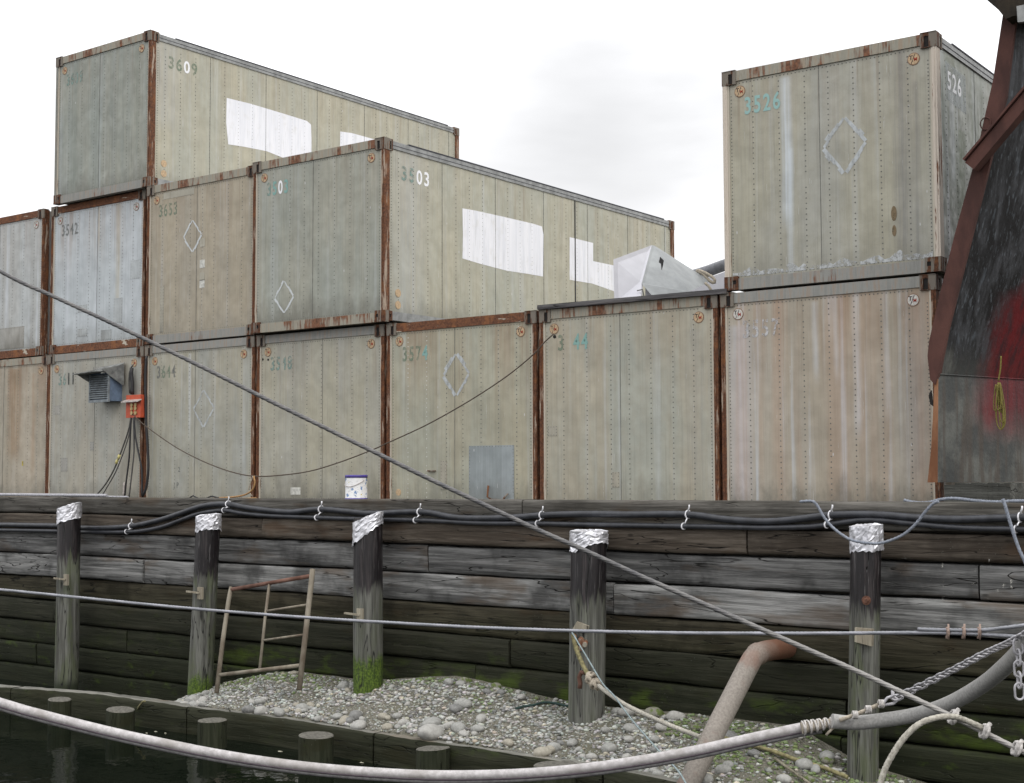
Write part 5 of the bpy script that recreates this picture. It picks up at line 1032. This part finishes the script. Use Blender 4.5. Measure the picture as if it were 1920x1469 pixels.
for k in range(len(cs)-1):
    dr = cs[k+1]-cs[k]; nr = (FW if k % 2 == 0 else UP)+(.35*UP if k % 2 == 0 else .35*FW); b = MB(); b.tube(link(cs[k].lerp(cs[k+1], .5), dr, nr, .080, .050, 0), .0060, 8, closed=True); b.build('link', M['chain'], ch)
b = MB(); P = [pD(x, y, 7.82) for x, y in ((1654,1322),(1664,1309),(1674,1305),(1684,1312),(1676,1319),(1658,1322))]; b.tube(cr_(P, .02), .0085, 8); b.tube([P[2]+UP*.03, P[2]-UP*.02], .010, 8); tag(b.build('shackle', M['chain']), 'bent steel shackle joining the taut rope and the chain', 'shackle')
h0 = pD(1909, 1200, 6.44); ch2 = thing('hanging_chain', h0, 'short end of chain hanging straight down at the right edge', 'chain')
for k in range(5):
    c_ = h0-Vector((0, 0, .03+.052*k)); b = MB(); b.tube(link(c_, Vector((0, 0, 1)), FW if k % 2 == 0 else RT, .076, .043, 0), .0056, 8, closed=True); b.build('link', M['chain'], ch2)
# tail loop and clamps of the diagonal rope
wire('rope_tail', [pD(x, y, d2) for x, y, d2 in ((1850,1369,6.5),(1810,1351,6.5),(1785,1344,6.45),(1752,1347,6.4),(1722,1359,6.4),(1695,1384,6.4),(1672,1418,6.4),(1656,1452,6.4),(1640,1510,6.4))], .0155, M['pale_rope'], 'curved loose end of pale rope arching down at the bottom right', 'rope', None, .012, 16, 6, .2)
for i, (x, y) in enumerate(((1787,1345),(1846,1372),(1906,1404))):
    q = pD(x, y, dep(x, 9.2, 6.4)-.02); b = MB(); dr = (pD(1910, 1406, 6.4)-pD(1787, 1345, 6.6)).normalized(); s_ = dr.cross(FW).normalized()
    for k in range(2): b.tube([q+dr*.014*(k-.5)+s_*.030*math.cos(a_*math.pi/6)-FW*.026*math.sin(a_*math.pi/6) for a_ in range(12)], .0085, 7, closed=True)
    b.tube([q+s_*.045+dr*.01, q+s_*.02-dr*.01-FW*.025, q-s_*.03-FW*.02], .011, 7)
    tag(b.build('rope_clamp', M['lash']), ['pale clamp where the curved loose end joins the diagonal rope', 'pale clamp in the middle of the doubled diagonal rope', 'pale clamp at the right picture edge on the diagonal rope'][i], 'clamp', 'clamps on the diagonal rope')

# ------------------------------------------------------------------ ropes made fast to the fourth pile
M['blueline'] = flat('blue_line', (.21, .26, .265), .6, 0, .3, 40); M['mossrope'] = flat('mossy_rope', (.20, .18, .09), .9, 0, .4, 30)
wire('blue_line', [pY(1070, 1182, 12.05), pY(1076, 1192, 11.95), pY(1100, 1232, 11.85), pY(1130, 1282, 11.7), pY(1152, 1306, 11.5), pY(1185, 1350, 11.2), pY(1228, 1400, 10.9), pY(1255, 1428, 10.7), pY(1278, 1455, 10.5), pY(1300, 1500, 10.4)], .0095, M['blueline'], 'thin pale blue line slanting from the thick pile across the gravel', 'line', None, .02, 9, 3, .05)
wire('mossy_rope', [pY(1074, 1190, 12.0), pY(1080, 1215, 11.98), pY(1092, 1245, 11.92), pY(1104, 1268, 11.85)], .026, M['mossrope'], 'yellowish mossy rope hanging down the thick pile', 'rope', None, .015, 12, 3, .09)
wire('mooring_rope', [pY(1104, 1268, 11.84), pY(1118, 1282, 11.8), pY(1140, 1300, 11.65), pY(1175, 1323, 11.4), pY(1225, 1347, 11.1), pY(1270, 1366, 10.95), pY(1312, 1382, 10.85)], .023, M['pale_rope'], 'pale mooring rope from the knot to the rusty pipe', 'rope', None, .012, 14, 3, .09)
for i, (x, y) in enumerate(((1108,1272),(1117,1283))):
    q = pY(x, y, 11.8); b = MB(); rr = random.Random(i+31)
    for k in range(4):
        ax = Vector((rr.uniform(-1, 1), rr.uniform(-.4, .4), rr.uniform(-1, 1))).normalized(); s_ = ax.cross(Vector((.3, 1, .2))).normalized(); u_ = ax.cross(s_)
        b.tube([q+(s_*math.cos(a_*math.pi/7)+u_*math.sin(a_*math.pi/7))*.055+ax*rr.uniform(-.01, .01) for a_ in range(14)], .017, 8, closed=True)
    tag(b.build('rope_knot', M['rope_buff']), ['upper knot of buff rope at the foot of the thick pile', 'lower knot of buff rope where the mooring rope starts'][i], 'knot')
wire('rusty_hook', [pY(x, y, 11.9) for x, y in ((1097,1262),(1090,1261),(1086,1270),(1088,1282),(1087,1291))], .024, M['gate_r'], 'rusty iron hook on the thick pile beside the knots', 'hook')
def gw(L_, dz=.012): 
    out = []
    for x, y in L_: q = gpt(x, y); out.append(Vector((q[0], q[1], q[2]+dz+.012)))
    return out
wire('green_rope', gw([(966,1335),(980,1330),(1000,1327),(1020,1322),(1040,1324),(1060,1328),(1078,1330)]), .013, flat('dark_green_rope', (.02, .045, .04), .8), 'thin dark green rope lying on the gravel left of the thick pile', 'rope', None, .03)
wire('driftwood_stick', gw([(1350,1390),(1400,1405),(1450,1420),(1500,1437),(1545,1450),(1590,1468)], .03), .020, M['mossrope'], 'long mossy stick lying on the gravel at lower right', 'stick', None, .06)
wire('driftwood_stick', gw([(1452,1432),(1480,1452),(1520,1480)], .03), .013, M['tagwood'], 'shorter bare stick below the mossy one', 'stick', None, .06)
sr = pZ(262, 1345, ZW+.02)
wire('beam_rope', [pZ(272, 1315, ZB+.02), pZ(267, 1317, ZB-.0), pZ(263, 1330, ZB-.12)+Vector((0, -.04, 0)), pZ(260, 1350, ZB-.3), pZ(259, 1366, ZW-.05)], .014, M['mossrope'], 'short mossy rope hanging over the low beam into the water', 'rope', None, .03, 8, 3, .06)

M['lime'] = worn('bird_lime', (.45, .44, .40), .22, 16, .8, .05)
b = MB(); q0, q1 = pY(1655, 1120, YW-.022), pY(1905, 1050, YW-.022); n = 12
for k in range(n):
    xa, xb = q0.x+(q1.x-q0.x)*k/n, q0.x+(q1.x-q0.x)*(k+1)/n; b.add([(xa, YW-.022, q0.z), (xb, YW-.022, q0.z), (xb, YW-.022, q1.z), (xa, YW-.022, q1.z)], [(0,1,2,3)])
b.build('pale_splashes', M['lime'], wall)

M['scrap'] = flat('floating_scrap', (.34, .33, .25), .8)
for i, (x, y, r_) in enumerate(((525, 1409, .035), (678, 1430, .03), (180, 1347, .02), (188, 1349, .025), (275, 1375, .02), (292, 1372, .025), (310, 1375, .02))):
    q = pZ(x, y, ZW+.006); b = MB(); b.add([(q.x+math.cos(a_)*r_*(1+.3*math.sin(a_*3+i)), q.y+math.sin(a_)*r_*.6, ZW+.005) for a_ in [k*math.pi/4 for k in range(8)]]+[(q.x, q.y, ZW+.012)], [(k, (k+1) % 8, 8) for k in range(8)])
    tag(b.build('floating_leaf', M['scrap']), 'small pale leaf scrap floating on the dark water by the low beam', 'leaf', 'leaf scraps floating by the low beam')
